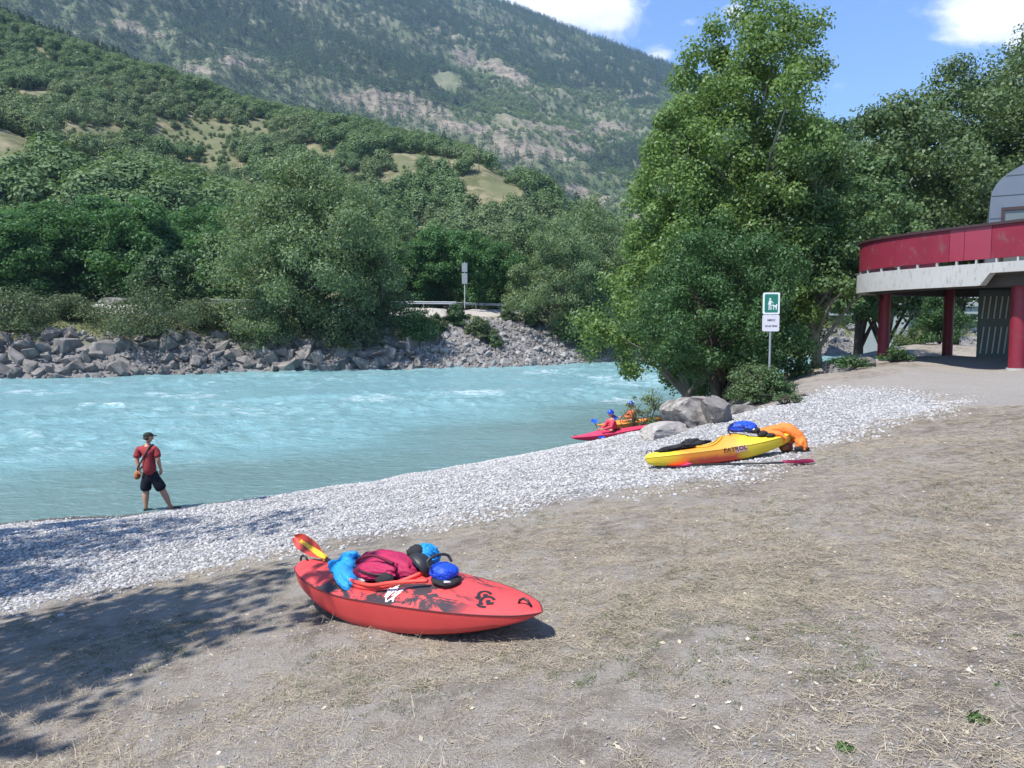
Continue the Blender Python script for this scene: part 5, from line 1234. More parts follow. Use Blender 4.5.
def head_mesh(c, fwd, m, h=.235, up=Vector((0, 0, 1))):
    """head with brow, nose, lips, chin, eyes' hollows and ears; fwd is where the face looks"""
    fwd = Vector(fwd).normalized(); rt = fwd.cross(up).normalized(); u2 = rt.cross(fwd)
    bm = bmesh.new(); bmesh.ops.create_icosphere(bm, subdivisions=4, radius=1)
    for v_ in bm.verts:
        x, y, z = v_.co   # x side, y forward, z up
        X = x * .075; Y = y * .095; Z = z * h * .5
        if z < 0: k = 1 - .28 * (-z) ** 1.3; X *= k; Y *= (1 - .16 * (-z)) if y > 0 else (1 - .42 * (-z))
        if y > 0:
            Y += .024 * math.exp(-((x / .15) ** 2) - ((z + .12) / .16) ** 2)          # nose
            Y -= .011 * (math.exp(-(((x - .42) / .2) ** 2) - ((z - .06) / .12) ** 2) + math.exp(-(((x + .42) / .2) ** 2) - ((z - .06) / .12) ** 2))
            Y += .007 * math.exp(-((x / .28) ** 2) - ((z + .45) / .07) ** 2) + .010 * math.exp(-((x / .3) ** 2) - ((z + .85) / .15) ** 2) + .005 * math.exp(-((z - .25) / .1) ** 2) * (abs(x) < .7)
        e = math.exp(-(((abs(x) - 1) / .12) ** 2) - ((z + .02) / .22) ** 2 - ((y + .08) / .2) ** 2); X += math.copysign(.020 * e, x)
        v_.co = Vector(c) + rt * X + fwd * Y + u2 * Z
    me = bpy.data.meshes.new('head'); bm.to_mesh(me); bm.free(); me.materials.append(m); o = bpy.data.objects.new('head', me); return link(o)
def hand_mesh(wrist, d, palm_n, m, curl=.5, k=1.0):
    """palm, four unequal bent fingers and a thumb leaving the side of the palm"""
    d = Vector(d).normalized(); n = Vector(palm_n); n = (n - d * n.dot(d)).normalized(); s = d.cross(n); mb = MB(); w = Vector(wrist)
    mb.tube([w, w + d * .03 * k, w + d * .075 * k, w + d * .092 * k], [.024 * k, .033 * k, .036 * k, .028 * k], 8)
    for i, l in enumerate((.068, .078, .072, .056)):
        b0 = w + d * .085 * k + s * (.030 - .020 * i) * k; p1 = b0 + d * l * .45 * k + n * curl * .012; p2 = p1 + (d * (1 - curl * .8) + n * curl).normalized() * l * .33 * k; p3 = p2 + (d * (1 - curl * 1.4) + n * curl * 1.3).normalized() * l * .28 * k
        mb.tube([b0, p1, p2, p3], [.0095 * k, .009 * k, .0083 * k, .006 * k], 6)
    b0 = w + d * .028 * k + s * .028 * k; p1 = b0 + (d * .6 + s * .7 + n * .3).normalized() * .04 * k; p2 = p1 + (d + n * curl * .8).normalized() * .032 * k
    mb.tube([b0, p1, p2], [.012 * k, .0105 * k, .007 * k], 6); return mb.build('hand', m, None, True)

gl = G(146, 513); gr_ = G(170, 508)
bx, by = gl.x + .10, gl.y + .05; bz = gz(bx, by)
man = thing('person', 'person in red T-shirt, dark shorts and cap standing on the shingle by the river', 'person', (bx, by, bz))
lz = gz(gl.x, gl.y) - bz; rz_ = gz(bx + .44, by + .14) - bz
J = [((0, 0, .93), (.15, .11)), ((-.015, -.005, 1.10), (.145, .10)), ((-.03, -.01, 1.28), (.17, .11)), ((-.045, -.005, 1.42), (.13, .085)), ((-.04, .01, 1.50), (.058, .058)), ((-.03, .02, 1.57), (.055, .055)),
     ((-.085, 0, .86), (.085, .09)), ((-.115, .02, .50), (.070, .075)), ((-.118, .0, .34), (.068, .074)), ((-.12, -.01, .10 + lz), (.036, .04)), ((-.10, .07, .035 + lz), (.04, .03)), ((-.085, .15, .028 + lz), (.036, .022)),
     ((.09, 0, .86), (.085, .09)), ((.215, .06, .50), (.070, .075)), ((.285, .08, .34), (.068, .074)), ((.36, .10, .10 + rz_), (.036, .04)), ((.43, .15, .035 + rz_), (.04, .03)), ((.50, .19, .028 + rz_), (.036, .022)),
     ((-.215, -.01, 1.42), (.058, .058)), ((-.265, -.05, 1.17), (.052, .052)), ((-.19, -.10, .95), (.028, .026)),
     ((.125, 0, 1.42), (.058, .058)), ((.205, -.05, 1.17), (.052, .052)), ((.225, .02, .95), (.028, .026))]
E = [(0, 1), (1, 2), (2, 3), (3, 4), (4, 5), (0, 6), (6, 7), (7, 8), (8, 9), (9, 10), (10, 11), (0, 12), (12, 13), (13, 14), (14, 15), (15, 16), (16, 17), (3, 18), (18, 19), (19, 20), (3, 21), (21, 22), (22, 23)]
body = skin('body', J, E, M_SKIN, man)
hd = head_mesh((-.025, .035, 1.655), (.72, .66, -.06), M_SKIN)
h1 = hand_mesh((-.19, -.10, .955), (.3, -.1, -.9), (.6, .5, 0), M_SKIN, .6); h2 = hand_mesh((.225, .02, .955), (-.1, .15, -1), (-.8, .3, 0), M_SKIN, .5)
join_into(body, [hd, h1, h2])
M_TEE = cloth('faded red cotton', (.29, .045, .048), .85, .15); M_SHORT = cloth('dark navy cotton', (.013, .014, .022), .85, .2); M_CAP = cloth('dark green cap cloth', (.022, .032, .022), .8, .2); M_TANB = cloth('tan orange leather', (.40, .13, .045), .6)
J = [((0, 0, .80), (.21, .16)), ((-.012, -.005, 1.05), (.205, .15)), ((-.03, -.01, 1.27), (.225, .155)), ((-.045, -.005, 1.43), (.17, .12)), ((-.04, .008, 1.51), (.085, .085)), ((-.215, -.01, 1.42), (.098, .10)), ((-.265, -.045, 1.19), (.094, .096)), ((.125, 0, 1.42), (.098, .10)), ((.20, -.04, 1.19), (.094, .096))]
o = skin('t_shirt', J, [(0, 1), (1, 2), (2, 3), (3, 4), (3, 5), (5, 6), (3, 7), (7, 8)], M_TEE, man)
V = np.array([v_.co for v_ in o.data.vertices]); Nn = np.array([v_.normal for v_ in o.data.vertices]); V += Nn * ((fbm(V[:, 0] * 9 + V[:, 2] * 5, V[:, 2] * 9 - V[:, 1] * 6, 7, 3) - .5) * .035)[:, None]; o.data.vertices.foreach_set('co', V.astype(np.float32).ravel())
J = [((0, 0, 1.02), (.17, .13)), ((0, 0, .84), (.20, .155)), ((-.10, 0, .72), (.135, .135)), ((-.118, .015, .46), (.122, .125)), ((.115, .01, .72), (.135, .135)), ((.235, .055, .47), (.122, .125))]
skin('shorts', J, [(0, 1), (1, 2), (2, 3), (1, 4), (4, 5)], M_SHORT, man)
capc = Vector((-.027, .032, 1.70)); fd = Vector((.72, .66, 0)).normalized(); sd3 = Vector((fd.y, -fd.x, 0))
mb = MB(); rows = []
for k in range(7):
    a2 = k / 6 * math.pi / 2; rows.append([capc + fd * (.108 * math.cos(w) * math.cos(a2) - .004) + sd3 * (.088 * math.sin(w) * math.cos(a2)) + Vector((0, 0, .085 * math.sin(a2) - .012)) for w in np.linspace(0, 6.2832, 25)[:-1]])
mb.grid(rows, True); vis_ = []
for r_ in (.098, .14, .185):
    vis_.append([capc + fd * (r_ * math.cos(w)) + sd3 * (.088 * math.sin(w) * (1 if r_ < .16 else .9)) + Vector((0, 0, .004 - (r_ - .098) * .22)) for w in np.linspace(-1.2, 1.2, 11)])
mb.grid(vis_); mb.grid([[p - Vector((0, 0, .008)) for p in r] for r in vis_]); mb.grid([vis_[-1], [p - Vector((0, 0, .008)) for p in vis_[-1]]])
mb.build('cap', M_CAP, man, True)
lump('hair', M_HAIR, tuple(capc - fd * .035 - Vector((0, 0, .055))), (.078, .082, .062), 61, None, .12, 4, 2.2, man, 3)
mb = MB()
for (a0, dx, dy, zz_) in (((-.12, -.01), .035, .16, lz), ((.36, .10), .14, .10, rz_)):
    d_ = Vector((dx, dy, 0)).normalized(); c_ = Vector((a0[0], a0[1], 0)) + d_ * .075; rows = []
    for u in np.linspace(-1, 1, 9):
        w_ = .048 * (1 - abs(u) ** 4) ** .5 + .004; hgt = .085 - .022 * (u + 1); sd4 = Vector((d_.y, -d_.x, 0))
        rows.append([c_ + d_ * (u * .145) + sd4 * (w_ * math.cos(w)) + Vector((0, 0, zz_ + .012 + max(0, math.sin(w)) * hgt + min(0, math.sin(w)) * .012)) for w in np.linspace(0, 6.2832, 13)[:-1]])
    mb.grid(rows, True)
mb.build('shoes', plain('dark shoe', (.03, .028, .03), .7, .3), man, True)
bag = thing('shoulder_bag', 'small tan shoulder bag with dark strap at the hip of the standing person', 'bag', (bx, by, bz))
lump('body', M_TANB, (-.255, -.06, .83), (.055, .085, .125), 63, Matrix.Rotation(.1, 4, 'Y'), .06, 2, 2.8, bag, 3)
mb = MB(); mb.tube([(-.245, -.06, .93), (-.19, -.165, 1.02), (-.10, -.178, 1.16), (-.01, -.178, 1.32), (.055, -.12, 1.47), (.07, .0, 1.505), (.05, .09, 1.44), (-.05, .14, 1.25), (-.17, .115, 1.05), (-.245, .0, .93)], [.016] * 10, 6)
mb.build('strap', plain('dark strap', (.025, .02, .02), .7, .2), bag, True)

# two kayakers at the water's edge
def small_kayak(name, label, p0, p1, mats, group=None, rise0=.02, rise1=.02, cock=(-.22, .14, .21)):
    a = Vector(p0); b = Vector(p1); K = Kayak((b - a).length, .32, 2.4, .05, .16, .22, 2.2, .22, .24, .27, .28, .34, .3, .27, .29)
    xd = (b - a).normalized(); n = Vector((0, 0, 1)); yd = n.cross(xd).normalized(); zd = xd.cross(yd); M = Matrix((xd, yd, zd)).transposed().to_4x4()
    mid = (a + b) / 2; t = K.build(name, label, mid, M, mats, cock); return K, Matrix.Translation(mid) @ M
M_KP = hull_mat('pinkish red polyethylene', (.52, .025, .075), (.66, .05, .12), None); M_KO = hull_mat('orange polyethylene', (.72, .20, .03), (.82, .27, .05), None); M_KDK = hull_mat('dark red deck', (.16, .014, .03), (.40, .03, .06), None)
pb_ = P(572, 448.5, 25.9); ps_ = P(652, 440, 26.6); pb_.z = .0; ps_.z = gz(ps_.x, ps_.y) + .05
KA, MA = small_kayak('kayak', 'pinkish red kayak at the waterline carrying the nearer seated paddler', ps_, pb_, (M_KP, M_KP, M_KDK))
pb2 = P(598, 441, 28.3); ps2 = P(664, 432, 28.6); pb2.z = .12; ps2.z = .40
KB, MB2 = small_kayak('kayak', 'orange kayak at the waterline behind the pinkish red one', ps2, pb2, (M_KO, M_KO, plain('orange seam', (.5, .14, .02), .5, .1)))
M_PFDR = cloth('red life jacket cloth', (.62, .035, .07), .7); M_PFDO = cloth('orange red life jacket cloth', (.66, .10, .05), .7); M_HELM = plain('blue helmet shell', (.012, .06, .48), .3, .1, 5); M_SLV = cloth('red sleeve', (.55, .05, .09), .7); M_SLVO = cloth('orange sleeve', (.68, .16, .06), .7)
def kayaker(label, K, MW, jack, slv, lean, hz_look, ul=-.05, hands=((.46, -.30, .50), (.40, .22, .44))):
    """a seated figure in kayak coordinates (x to the bow)"""
    t = thing('person', label, 'person'); t.matrix_world = MW; x0 = ul * K.L / 2; zb = .08
    (hx, hy, hz1), (gx, gy, gz1) = hands; l = lean
    J = [((x0, 0, zb + .08), (.16, .14)), ((x0 + l * .3, 0, zb + .28), (.14, .11)), ((x0 + l * .7, 0, zb + .48), (.16, .11)), ((x0 + l, 0, zb + .58), (.11, .08)), ((x0 + l * 1.05, 0, zb + .66), (.052, .052)), ((x0 + l * 1.1, 0, zb + .72), (.05, .05)),
         ((x0 + .35, -.10, zb + .10), (.075, .07)), ((x0 + .65, -.13, zb + .13), (.055, .055)), ((x0 + .35, .10, zb + .10), (.075, .07)), ((x0 + .65, .13, zb + .13), (.055, .055)),
         ((x0 + l, -.19, zb + .56), (.056, .056)), ((x0 + l + .14, -.28, zb + .36), (.042, .042)), ((x0 + hx, hy, hz1), (.028, .028)), ((x0 + l, .19, zb + .56), (.056, .056)), ((x0 + l + .14, .28, zb + .36), (.042, .042)), ((x0 + gx, gy, gz1), (.028, .028))]
    E = [(0, 1), (1, 2), (2, 3), (3, 4), (4, 5), (0, 6), (6, 7), (0, 8), (8, 9), (3, 10), (10, 11), (11, 12), (3, 13), (13, 14), (14, 15)]
    body = skin('body', J, E, M_SKIN, t)
    hc = Vector((x0 + l * 1.12, 0, zb + .80)); hd = head_mesh(hc, hz_look, M_SKIN)
    k1_ = hand_mesh((x0 + hx, hy, hz1), (.7, -.1, .1), (0, .2, -1), M_SKIN, .9); k2_ = hand_mesh((x0 + gx, gy, gz1), (.7, .1, .1), (0, -.2, -1), M_SKIN, .9)
    join_into(body, [hd, k1_, k2_])
    J = [((x0, 0, zb + .20), (.175, .14)), ((x0 + l * .4, 0, zb + .34), (.185, .15)), ((x0 + l * .7, 0, zb + .48), (.185, .145)), ((x0 + l * .95, 0, zb + .585), (.115, .09))]
    skin('life_jacket', J, [(0, 1), (1, 2), (2, 3)], jack, t)
    for sg, (q1, q2, q3) in ((-1, (10, 11, 12)), (1, (13, 14, 15))):
        S, Eb, W = (Vector(v_) for v_ in ((x0 + l, sg * .17, zb + .565), (x0 + l + .14, sg * .28, zb + .36), ((x0 + hx, hy, hz1) if sg < 0 else (x0 + gx, gy, gz1))))
        mb = MB(); mb.tube([S, S.lerp(Eb, .5), Eb, Eb.lerp(W, .5), Eb.lerp(W, .9)], [.076, .070, .060, .052, .042], 10); mb.build('sleeve', slv, t, True)
    f = Vector(hz_look).normalized(); s = f.cross(Vector((0, 0, 1))).normalized(); mb = MB(); rows = []
    for k in range(8):
        a2 = k / 7 * math.pi / 2; rows.append([hc + Vector((0, 0, .022)) + f * (.128 * math.cos(w) * math.cos(a2) - .008) + s * (.108 * math.sin(w) * math.cos(a2)) + Vector((0, 0, .125 * math.sin(a2) - .045 * math.cos(a2) * (1 - .8 * max(0, math.cos(w))))) for w in np.linspace(0, 6.2832, 21)[:-1]])
    mb.grid(rows, True); mb.build('helmet', M_HELM, t, True); return t, (Vector((x0 + hx, hy, hz1)), Vector((x0 + gx, gy, gz1)))
hA = ((.42, -.24, .34), (.46, .26, .42)); tA, hp = kayaker('person in a red life jacket and blue helmet seated in the pinkish red kayak', KA, MA, M_PFDR, M_SLV, .06, (.9, .25, -.1), -.06, hA)
# paddles: built where the hands hold them
def world_pt(MW, v_): return MW @ v_
def held(label, MW, ha, hb, l0, l1):
    A = MW @ ha; B = MW @ hb; d = (B - A).normalized(); A = A + (MW.to_3x3() @ Vector((.08, 0, 0))); 
    p0 = A - d * l0; p1 = A + d * l1
    return paddle('paddle', label, p0, p1, (-.2, -.9, .5), (-.2, -.9, .5), M_PBLUE, plain('black paddle shaft', (.02, .02, .022), .4, .2), .44, .21)
hB = ((.42, -.24, .40), (.44, .25, .48)); tB, hq = kayaker('person in an orange red life jacket and dark blue helmet in the orange kayak', KB, MB2, M_PFDO, M_SLVO, .04, (.4, .8, -.1), -.10, hB)
A0 = MA @ (hp[0] + Vector((.08, 0, -.02))); tip = P(602, 439, A0.y - .75); d = (tip - A0).normalized()
paddle('paddle', 'blue bladed paddle held low across the pinkish red kayak', A0 + d * ((tip - A0).length), A0 - d * 1.0, (0, -1, .35), (0, -1, .35), M_PBLUE, plain('black paddle shaft', (.02, .02, .022), .4, .2), .44, .23)
A0 = MB2 @ (hq[0] + Vector((.08, 0, .0))); tip = P(610, 417, A0.y - .4); d = (tip - A0).normalized()
paddle('paddle', 'blue bladed paddle raised above the orange kayak', A0 + d * ((tip - A0).length), A0 - d * .9, (0, -1, .35), (0, -1, .35), M_PBLUE, plain('grey blue paddle shaft', (.10, .13, .16), .4, .2), .44, .23)

# ------------------------------------------------------------------ the red deck house on pillars
M_REDP = plain('red painted panel', (.195, .018, .035), .55, .25, 1.1, .05, .3, dirt=.5); M_REDP2 = plain('paler red panel', (.25, .028, .05), .35, .12, 1.0, 0, .5); M_RAIL = plain('dark brown rail', (.045, .022, .022), .5, .2); M_PILL = plain('dark red pillar paint', (.185, .010, .026), .5, .2, 2.0, .08, dirt=.3)
m, t, b = new_mat('weathered white concrete'); co = t.coord('Object'); n = t.noise(co, 1.2, 6, .65); n2 = t.noise(t.mapping(co, (3, 3, .8)), 4.0, 7, .75)
c = t.mix(n, (.33, .335, .315), (.45, .455, .435)); c = t.mix(t.math('MULTIPLY', t.step(n2, .52, .66), .75), c, (.20, .195, .17)); t.put(b, 'Base Color', c); b.inputs['Roughness'].default_value = .9; t.put(b, 'Normal', t.bump(n2, .25, .02)); M_CONC = m
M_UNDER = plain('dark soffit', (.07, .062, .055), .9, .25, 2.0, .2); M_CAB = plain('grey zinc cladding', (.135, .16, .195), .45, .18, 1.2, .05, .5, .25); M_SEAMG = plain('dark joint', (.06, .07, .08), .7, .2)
DC = Vector((18.68, 25.0)); DR = 5.0; Z0, Z1, Z2 = 5.28, 5.94, 7.04
house = thing('deck_house', 'round red deck on dark red pillars with a grey vaulted cabin, at the right edge', 'building', (DC.x, DC.y, 2.8)); HO = Vector((DC.x, DC.y, 2.8))
def outl(a, r):
    """the deck's plan: a long rounded shape; r is the distance from its middle on the short axis"""
    b = R(a - 207.3); k = r - DR; p = 3.4
    q = ((abs(math.cos(b)) / (DR + k)) ** p + (abs(math.sin(b)) / (6.5 + k)) ** p) ** (-1 / p)
    return Vector((q * math.cos(R(a)), q * math.sin(R(a)), 0))
def arc(r, z, a0=120, a1=345, n=76):
    return [outl(a, r) + Vector((0, 0, z - 2.8)) for a in np.linspace(a0, a1, n)]
def ringwall(name, r0, r1, z0, z1, m, a0=120, a1=345, n=76, parent=house):
    A = [arc(r1, z0, a0, a1, n), arc(r1, z1, a0, a1, n), arc(r0, z1, a0, a1, n), arc(r0, z0, a0, a1, n)]
    mb = MB(); rows = [[A[j][i] for j in range(4)] for i in range(n)]; mb.grid(rows, True); mb.add(rows[0], [(0, 1, 2, 3)]); mb.add(rows[-1], [(3, 2, 1, 0)])
    return crease(mb.build(name, m, parent), 30)
# concrete edge beam; its lower edge steps up with a slant where the stair meets it
NF = 360; mb = MB(); rows = []
for a in np.linspace(120, 345, NF):
    p = outl(a, DR); k = np.clip((a - 203.2) / 3.2, 0, 1); zb = Z0 + .36 * float(k) - 2.8; q0 = outl(a, DR - .28)
    rows.append([(p.x, p.y, zb), (p.x, p.y, Z1 - 2.8), (q0.x, q0.y, Z1 - 2.8), (q0.x, q0.y, zb)])
mb.grid(rows, True); mb.add(rows[0], [(0, 1, 2, 3)]); mb.add(rows[-1], [(3, 2, 1, 0)]); crease(mb.build('edge_beam', M_CONC, house), 30)
mb = MB(); n = 80; top = [outl(a, DR - .29) + Vector((0, 0, Z1 - 2.85)) for a in np.linspace(0, 360, n + 1)[:-1]]; bot = [p - Vector((0, 0, .30)) for p in top]
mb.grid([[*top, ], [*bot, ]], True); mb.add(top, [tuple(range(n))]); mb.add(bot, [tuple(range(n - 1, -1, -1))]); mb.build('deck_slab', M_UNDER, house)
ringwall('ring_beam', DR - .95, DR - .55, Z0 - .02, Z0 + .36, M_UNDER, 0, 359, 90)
# red parapet in panels, standing on stubs above the beam
for i, (a0, a1, mm) in enumerate(((100, 128, M_REDP), (128.3, 152, M_REDP), (152.2, 172, M_REDP), (172.15, 191.4, M_REDP), (191.6, 196.6, M_REDP2), (196.8, 206, M_REDP2), (206.2, 225, M_REDP), (225.3, 255, M_REDP), (255.4, 300, M_REDP))):
    ringwall('parapet_panel', DR - .14, DR - .06, Z1 + .13, Z2, mm, a0, a1, 18)
mb = MB()
for a in range(124, 345, 7):
    p = outl(a, DR - .10) + Vector((0, 0, Z1 - 2.8 + .062)); mb.box(p, (.07, .05, .128), R(a))
mb.build('parapet_stubs', M_CONC, house)
ringwall('handrail', DR - .20, DR - .0, Z2 + .004, Z2 + .085, M_RAIL)
for px, Y, r_ in ((883, 28.6, .20), (1017, 22.9, .225), (947, 30.5, .19), (1090, 24, .22), (1075, 30, .2)):
    x = (px - CX) / F * Y; zg = gz(x, Y); mb = MB(); Lc = Vector((x, Y, 0)) - Vector((DC.x, DC.y, 0))
    mb.tube([(Lc.x, Lc.y, zg - 2.8 - .3), (Lc.x, Lc.y, zg - 2.8 + .02), (Lc.x, Lc.y, 4.0 - 2.8), (Lc.x, Lc.y, Z0 - 2.8 - .02), (Lc.x, Lc.y, Z0 - 2.8 + .40)], r_, 20)
    o = mb.build('pillar', M_PILL, house); crease(o, 40)
    mb = MB(); mb.tube([(Lc.x, Lc.y, zg - 2.8 - .05), (Lc.x, Lc.y, zg - 2.8 + .05)], r_ + .05, 20); crease(mb.build('footing', M_CONC, o), 40)
# drain pipe under the rim
mb = MB(); p = P(876, 292, 28.3) - HO; mb.tube([p + Vector((0, 0, .25)), p, p + Vector((.15, .1, -.18)), p + Vector((.35, .2, -.25))], .05, 8); mb.build('drain_pipe', M_RAIL, house, True)
# louvred store under the deck
px0, px1, Y = 979, 1012, 27.2; x0 = (px0 - CX) / F * Y; x1 = (px1 - CX) / F * Y; zg = gz((x0 + x1) / 2, Y)
t = thing('louvred_panel', 'dark green louvred panel leaning upright under the red deck between the pillars', 'panel', ((x0 + x1) / 2, Y, zg)); W_, H_ = (x1 - x0) * 1.15, 2.38
M_LOUV = plain('dark green grey slats', (.085, .11, .10), .6, .2, 3); M_LGT = plain('slanting light stripe', (.50, .52, .50), .6, .15)
mb = MB(); mb.box((0, 0, H_ / 2 + .02), (W_, .06, H_), 0); mb.build('back', M_LOUV, t)
mb = MB()
for (zc, hh) in ((.62, .96), (1.78, .80)):
    for i in range(6): 
        M_ = Matrix.Rotation(.10, 4, 'Y'); mb.box((-W_ * .40 + i * W_ * .155, -.05, zc), (.03, .035, hh), 0, M_)
mb.build('slat_light', M_LGT, t)  # pale tilted strips stand in for slanting light across the shutters
mb = MB()
for zc in (.06, 1.22, 2.30): mb.box((0, -.045, zc), (W_, .03, .09))
mb.build('cross_rail', M_LOUV, t)
# grey vaulted cabin standing on the deck
cab = thing('cabin', 'grey metal cabin with rounded shoulder and red framed window on the red deck', 'cabin', (15.05, 24.4, Z1 - .05), R(-31)); Wc, Hc, Dp, rc_ = 6.6, 3.42, 5.2, 2.1
prof = [(0, 0)] + [(rc_ - rc_ * math.cos(a) * (1 - .0), Hc - 1.2 + 1.2 * math.sin(a)) for a in np.linspace(0, math.pi / 2, 14)] + [(Wc - rc_ + rc_ * math.sin(a), Hc - rc_ + rc_ * math.cos(a)) for a in np.linspace(0, math.pi / 2, 14)] + [(Wc, 0)]
prof = [(x * 1.0 + (.12 * (z / Hc) if x < Wc / 2 else 0), z) for x, z in prof]
mb = MB(); F0 = [(x, 0, z) for x, z in prof]; F1 = [(x, Dp, z) for x, z in prof]; mb.grid([F0, F1], True); mb.add(F0, [tuple(range(len(F0)))]); mb.add(F1, [tuple(range(len(F1) - 1, -1, -1))]); crease(mb.build('shell', M_CAB, cab), 30)
mb = MB()
for z in (1.56, 2.26, 2.86):
    xa = np.interp(z, [p[1] for p in prof[:15]], [p[0] for p in prof[:15]]); mb.box(((xa + Wc - .3) / 2 + .02, -.004, z), (Wc - xa - .3, .016, .018))
mb.build('joint', M_SEAMG, cab)
mb = MB()
for c_, s_ in (((2.71, -.02, 1.83), (4.67, .09, .10)), ((.42, -.02, .90), (.09, .085, 1.76)), ((5.0, -.02, .90), (.09, .085, 1.76)), ((2.71, -.02, .05), (4.67, .08, .08))): mb.box(c_, s_)
fr = mb.build('window', M_RAIL, cab); fr['label'] = 'dark red framed window'
mb = MB(); mb.box((2.71, .0, .93), (4.5, .03, 1.68)); g_ = plain('window glass', (.12, .14, .14), .12, .1, 2, 0, .6); mb.build('pane', g_, fr)

# ------------------------------------------------------------------ dog sign
x, y, z = at(770, 21.2); sg = thing('sign', 'green and white dog walking sign on a grey post beside the leafy shrub', 'sign', (x, y, z), math.atan2(-x, y) * .35)
pz = lambda py: P(770, py, y).z - z
mb = MB(); mb.tube([(0, .035, -.3), (0, .035, pz(294))], .03, 12); crease(mb.build('post', plain('grey galvanised post', (.30, .32, .34), .5, .1, 4, 0, .5, .4), sg), 40)
def plate(mb, zc, w, h, y0, th, r):
    pts = []
    for cx, cz, a0 in ((w / 2 - r, h / 2 - r, 0), (-w / 2 + r, h / 2 - r, 90), (-w / 2 + r, -h / 2 + r, 180), (w / 2 - r, -h / 2 + r, 270)):
        for k in range(6): a = R(a0 + 18 * k); pts.append((cx + r * math.cos(a), cz + r * math.sin(a)))
    mb.grid([[(a, y0, zc + c) for a, c in pts], [(a, y0 + th, zc + c) for a, c in pts]], True); n = len(pts); mb.add([(a, y0, zc + c) for a, c in pts], [tuple(range(n))]); mb.add([(a, y0 + th, zc + c) for a, c in pts], [tuple(range(n - 1, -1, -1))])
M_SW = plain('white enamel', (.66, .70, .68), .35, .06, 5, dirt=.12); M_SG = plain('green enamel', (.006, .15, .10), .35, .1, 5); M_SL = plain('pale lilac enamel', (.60, .58, .62), .4, .06, 5, dirt=.15); M_TXT = plain('grey lettering', (.10, .10, .12), .6, .1)
w_ = 16.4 / F * y; z0, z1, z2 = pz(328.4 + 3), pz(314.5), pz(292.3)
mb = MB(); plate(mb, (z1 + z2) / 2, w_, z2 - z1 - .01, 0, .012, .045); up = mb.build('sign_plate', M_SW, sg)
mb = MB(); plate(mb, (z1 + z2) / 2 + .005, w_ * .78, (z2 - z1) * .82, -.005, .006, .03); gp = mb.build('green_field', M_SG, up)
def flat_poly(mb, pts, y0=-.0075): mb.add([(a, y0, c) for a, c in pts], [tuple(range(len(pts)))])
mb = MB(); zc = (z1 + z2) / 2; s_ = (z2 - z1)
def disc(cx, cz, r, n=14): flat_poly(mb, [(cx + r * math.cos(a), cz + r * math.sin(a)) for a in np.linspace(0, 6.2832, n + 1)[:-1]])
k = s_
disc(-.055 * k * 1.0, zc + .20 * k, .045 * k)
flat_poly(mb, [(-.10 * k, zc + .14 * k), (-.01 * k, zc + .14 * k), (.0 * k, zc - .04 * k), (-.11 * k, zc - .04 * k)])
flat_poly(mb, [(-.11 * k, zc - .045 * k), (-.065 * k, zc - .045 * k), (-.075 * k, zc - .29 * k), (-.12 * k, zc - .29 * k)]); flat_poly(mb, [(-.045 * k, zc - .045 * k), (-.002 * k, zc - .045 * k), (.012 * k, zc - .29 * k), (-.03 * k, zc - .29 * k)])
flat_poly(mb, [(-.012 * k, zc + .125 * k), (.10 * k, zc + .02 * k), (.085 * k, zc - .005 * k), (-.012 * k, zc + .08 * k)]); flat_poly(mb, [(-.105 * k, zc + .13 * k), (-.15 * k, zc - .06 * k), (-.125 * k, zc - .065 * k), (-.085 * k, zc + .08 * k)])
flat_poly(mb, [(.045 * k, zc - .05 * k), (.20 * k, zc - .09 * k), (.225 * k, zc - .02 * k), (.27 * k, zc - .05 * k), (.245 * k, zc - .15 * k), (.235 * k, zc - .29 * k), (.20 * k, zc - .29 * k), (.195 * k, zc - .18 * k), (.10 * k, zc - .13 * k), (.035 * k, zc - .115 * k)], -.0072); flat_poly(mb, [(.09 * k, zc - .14 * k), (.13 * k, zc - .16 * k), (.115 * k, zc - .29 * k), (.085 * k, zc - .29 * k)])
mb.build('walker_and_dog', M_SW, gp, False, True, False)
mb = MB(); plate(mb, (z0 + z1) / 2 - .004, w_, z1 - z0 - .012, 0, .012, .04); lp = mb.build('lower_plate', M_SL, sg)
for s, dz, sz, wd in (('MERCI', .055, .075, 1.0), ('DE LES TENIR', -.105, .062, .88)):
    text_mesh('lettering', s, sz, M_TXT, lambda a, c, dz=dz, wd=wd: Vector((a * wd + .01, -.005, (z0 + z1) / 2 + dz + c)), lp, .002)

# ------------------------------------------------------------------ roadside things beyond the river
for off, lab, zt in ((16.3, 'galvanised crash barrier along the river side of the far road', .0), (24.0, 'galvanised crash barrier along the hill side of the far road', .06)):
    t = thing('crash_barrier', lab, 'barrier', (0, 0, 0)); mb = MB(); prof_ = [(-.0, .42), (-.05, .48), (0, .55), (0, .60), (-.05, .67), (0, .74)]; rows = []
    for px in range(186, 560, 5):
        x, y = far_pt(px, off); x2, y2 = far_pt(px, off - .1); nx_, ny_ = (x2 - x) * 10, (y2 - y) * 10
        rows.append([(x + nx_ * -a, y + ny_ * -a, 6.44 + zt + h) for a, h in prof_] + [(x + nx_ * (-a - .02), y + ny_ * (-a - .02), 6.44 + zt + h) for a, h in prof_[::-1]])
    mb.grid(rows, True); mb.build('beam', M_GALV, t, False)
    for px in range(190, 556, 26):
        x, y = far_pt(px, off + .12); mb = MB(); mb.box((x, y, 6.75 + zt), (.10, .12, .78)); mb.build('post', M_GALV, t)
x, y = far_pt(465, 15.4); z = fz(x, y); rs_ = thing('road_sign', 'grey back of a narrow two panel road sign beside the crash barrier', 'sign', (x, y, z))
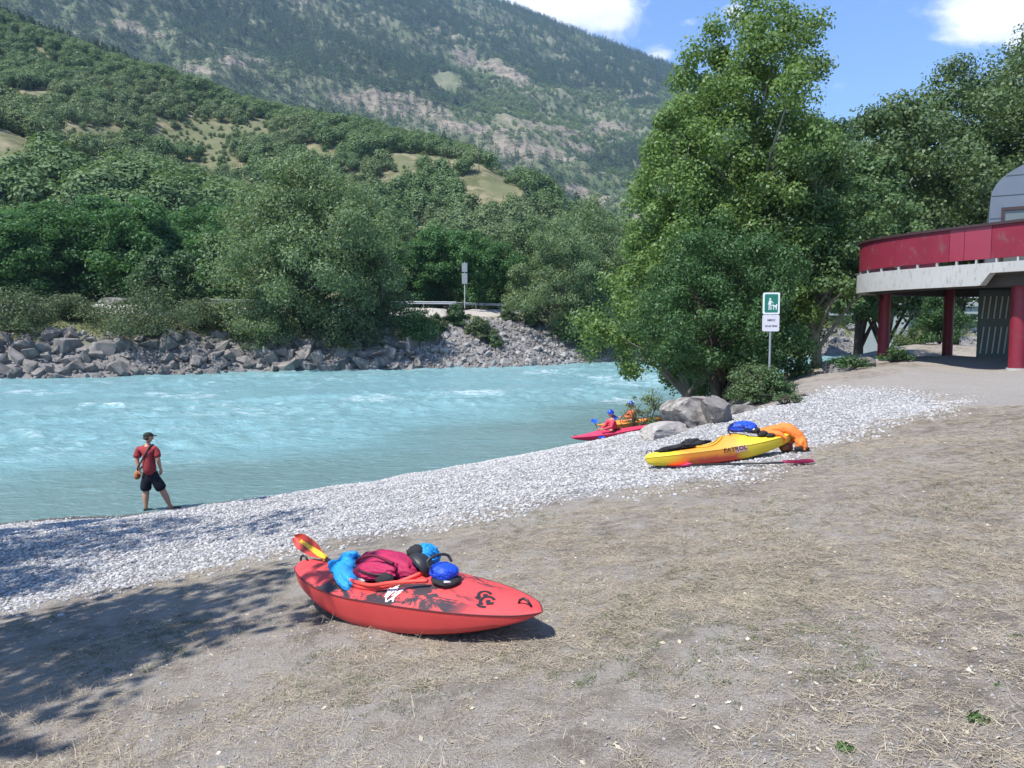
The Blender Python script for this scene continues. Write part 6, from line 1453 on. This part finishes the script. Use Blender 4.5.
mb = MB(); mb.tube([(0, 0, -.2), (0, 0, P(465, 262, y).z - z)], .055, 10); mb.build('post', M_GALV, rs_)
for pa_, pb_ in ((263, 272), (273.2, 284)):
    mb = MB(); z0 = P(465, pb_, y).z - z; z1 = P(465, pa_, y).z - z; plate(mb, (z0 + z1) / 2, .66, z1 - z0, -.085, .025, .06); mb.build('panel', plain('grey sign back', (.30, .32, .33), .5, .12, 3, 0, .5, .3), rs_)
p0 = P(479, 186, 255); p0.z = fz(p0.x, p0.y); t = thing('utility_pole', 'thin pole on the wooded slope above the grey willow', 'pole', p0); mb = MB(); mb.tube([(0, 0, -1), (0, 0, 11)], [.13, .09], 8); mb.build('mast', M_UNDER, t); mb = MB(); mb.box((0, 0, 10.4), (1.6, .1, .1)); mb.build('cross_arm', M_UNDER, t)
# road bridge far upstream, right
A = P(812, 300, 108); B = P(1085, 300, 88); A.z = B.z = 7.2; br = thing('road_bridge', 'pale concrete road bridge with a pier, seen under the red deck', 'bridge', ((A.x + B.x) / 2, (A.y + B.y) / 2, 0)); ang = math.atan2(B.y - A.y, B.x - A.x); br.rotation_euler = (0, 0, ang); Lb = (B - A).length
M_BRC = plain('pale bridge concrete', (.23, .245, .235), .85, .15, .6, .1, dirt=.3); mb = MB(); mb.box((0, 0, 6.9), (Lb, 6, .55)); mb.box((0, -2.4, 6.2), (Lb, .5, .9)); mb.box((0, 2.4, 6.2), (Lb, .5, .9)); mb.build('girder', M_BRC, br)
mb = MB(); mb.box((0, -2.95, 8.12), (Lb, .08, .1)); mb.box((0, -2.95, 7.72), (Lb, .05, .06))
for i in range(int(Lb / 1.8)): mb.box((-Lb / 2 + i * 1.8 + .5, -2.95, 7.63), (.07, .07, .9))
mb.build('railing', M_GALV, br)
pp = P(892, 340, 102); loc = Matrix.Rotation(-ang, 4, 'Z') @ (Vector((pp.x, pp.y, 0)) - br.location); mb = MB(); mb.box((loc.x, 0, 2.6), (5.4, 5.0, 6.7), 0, None, .1); mb.build('pier', M_BRC, br)
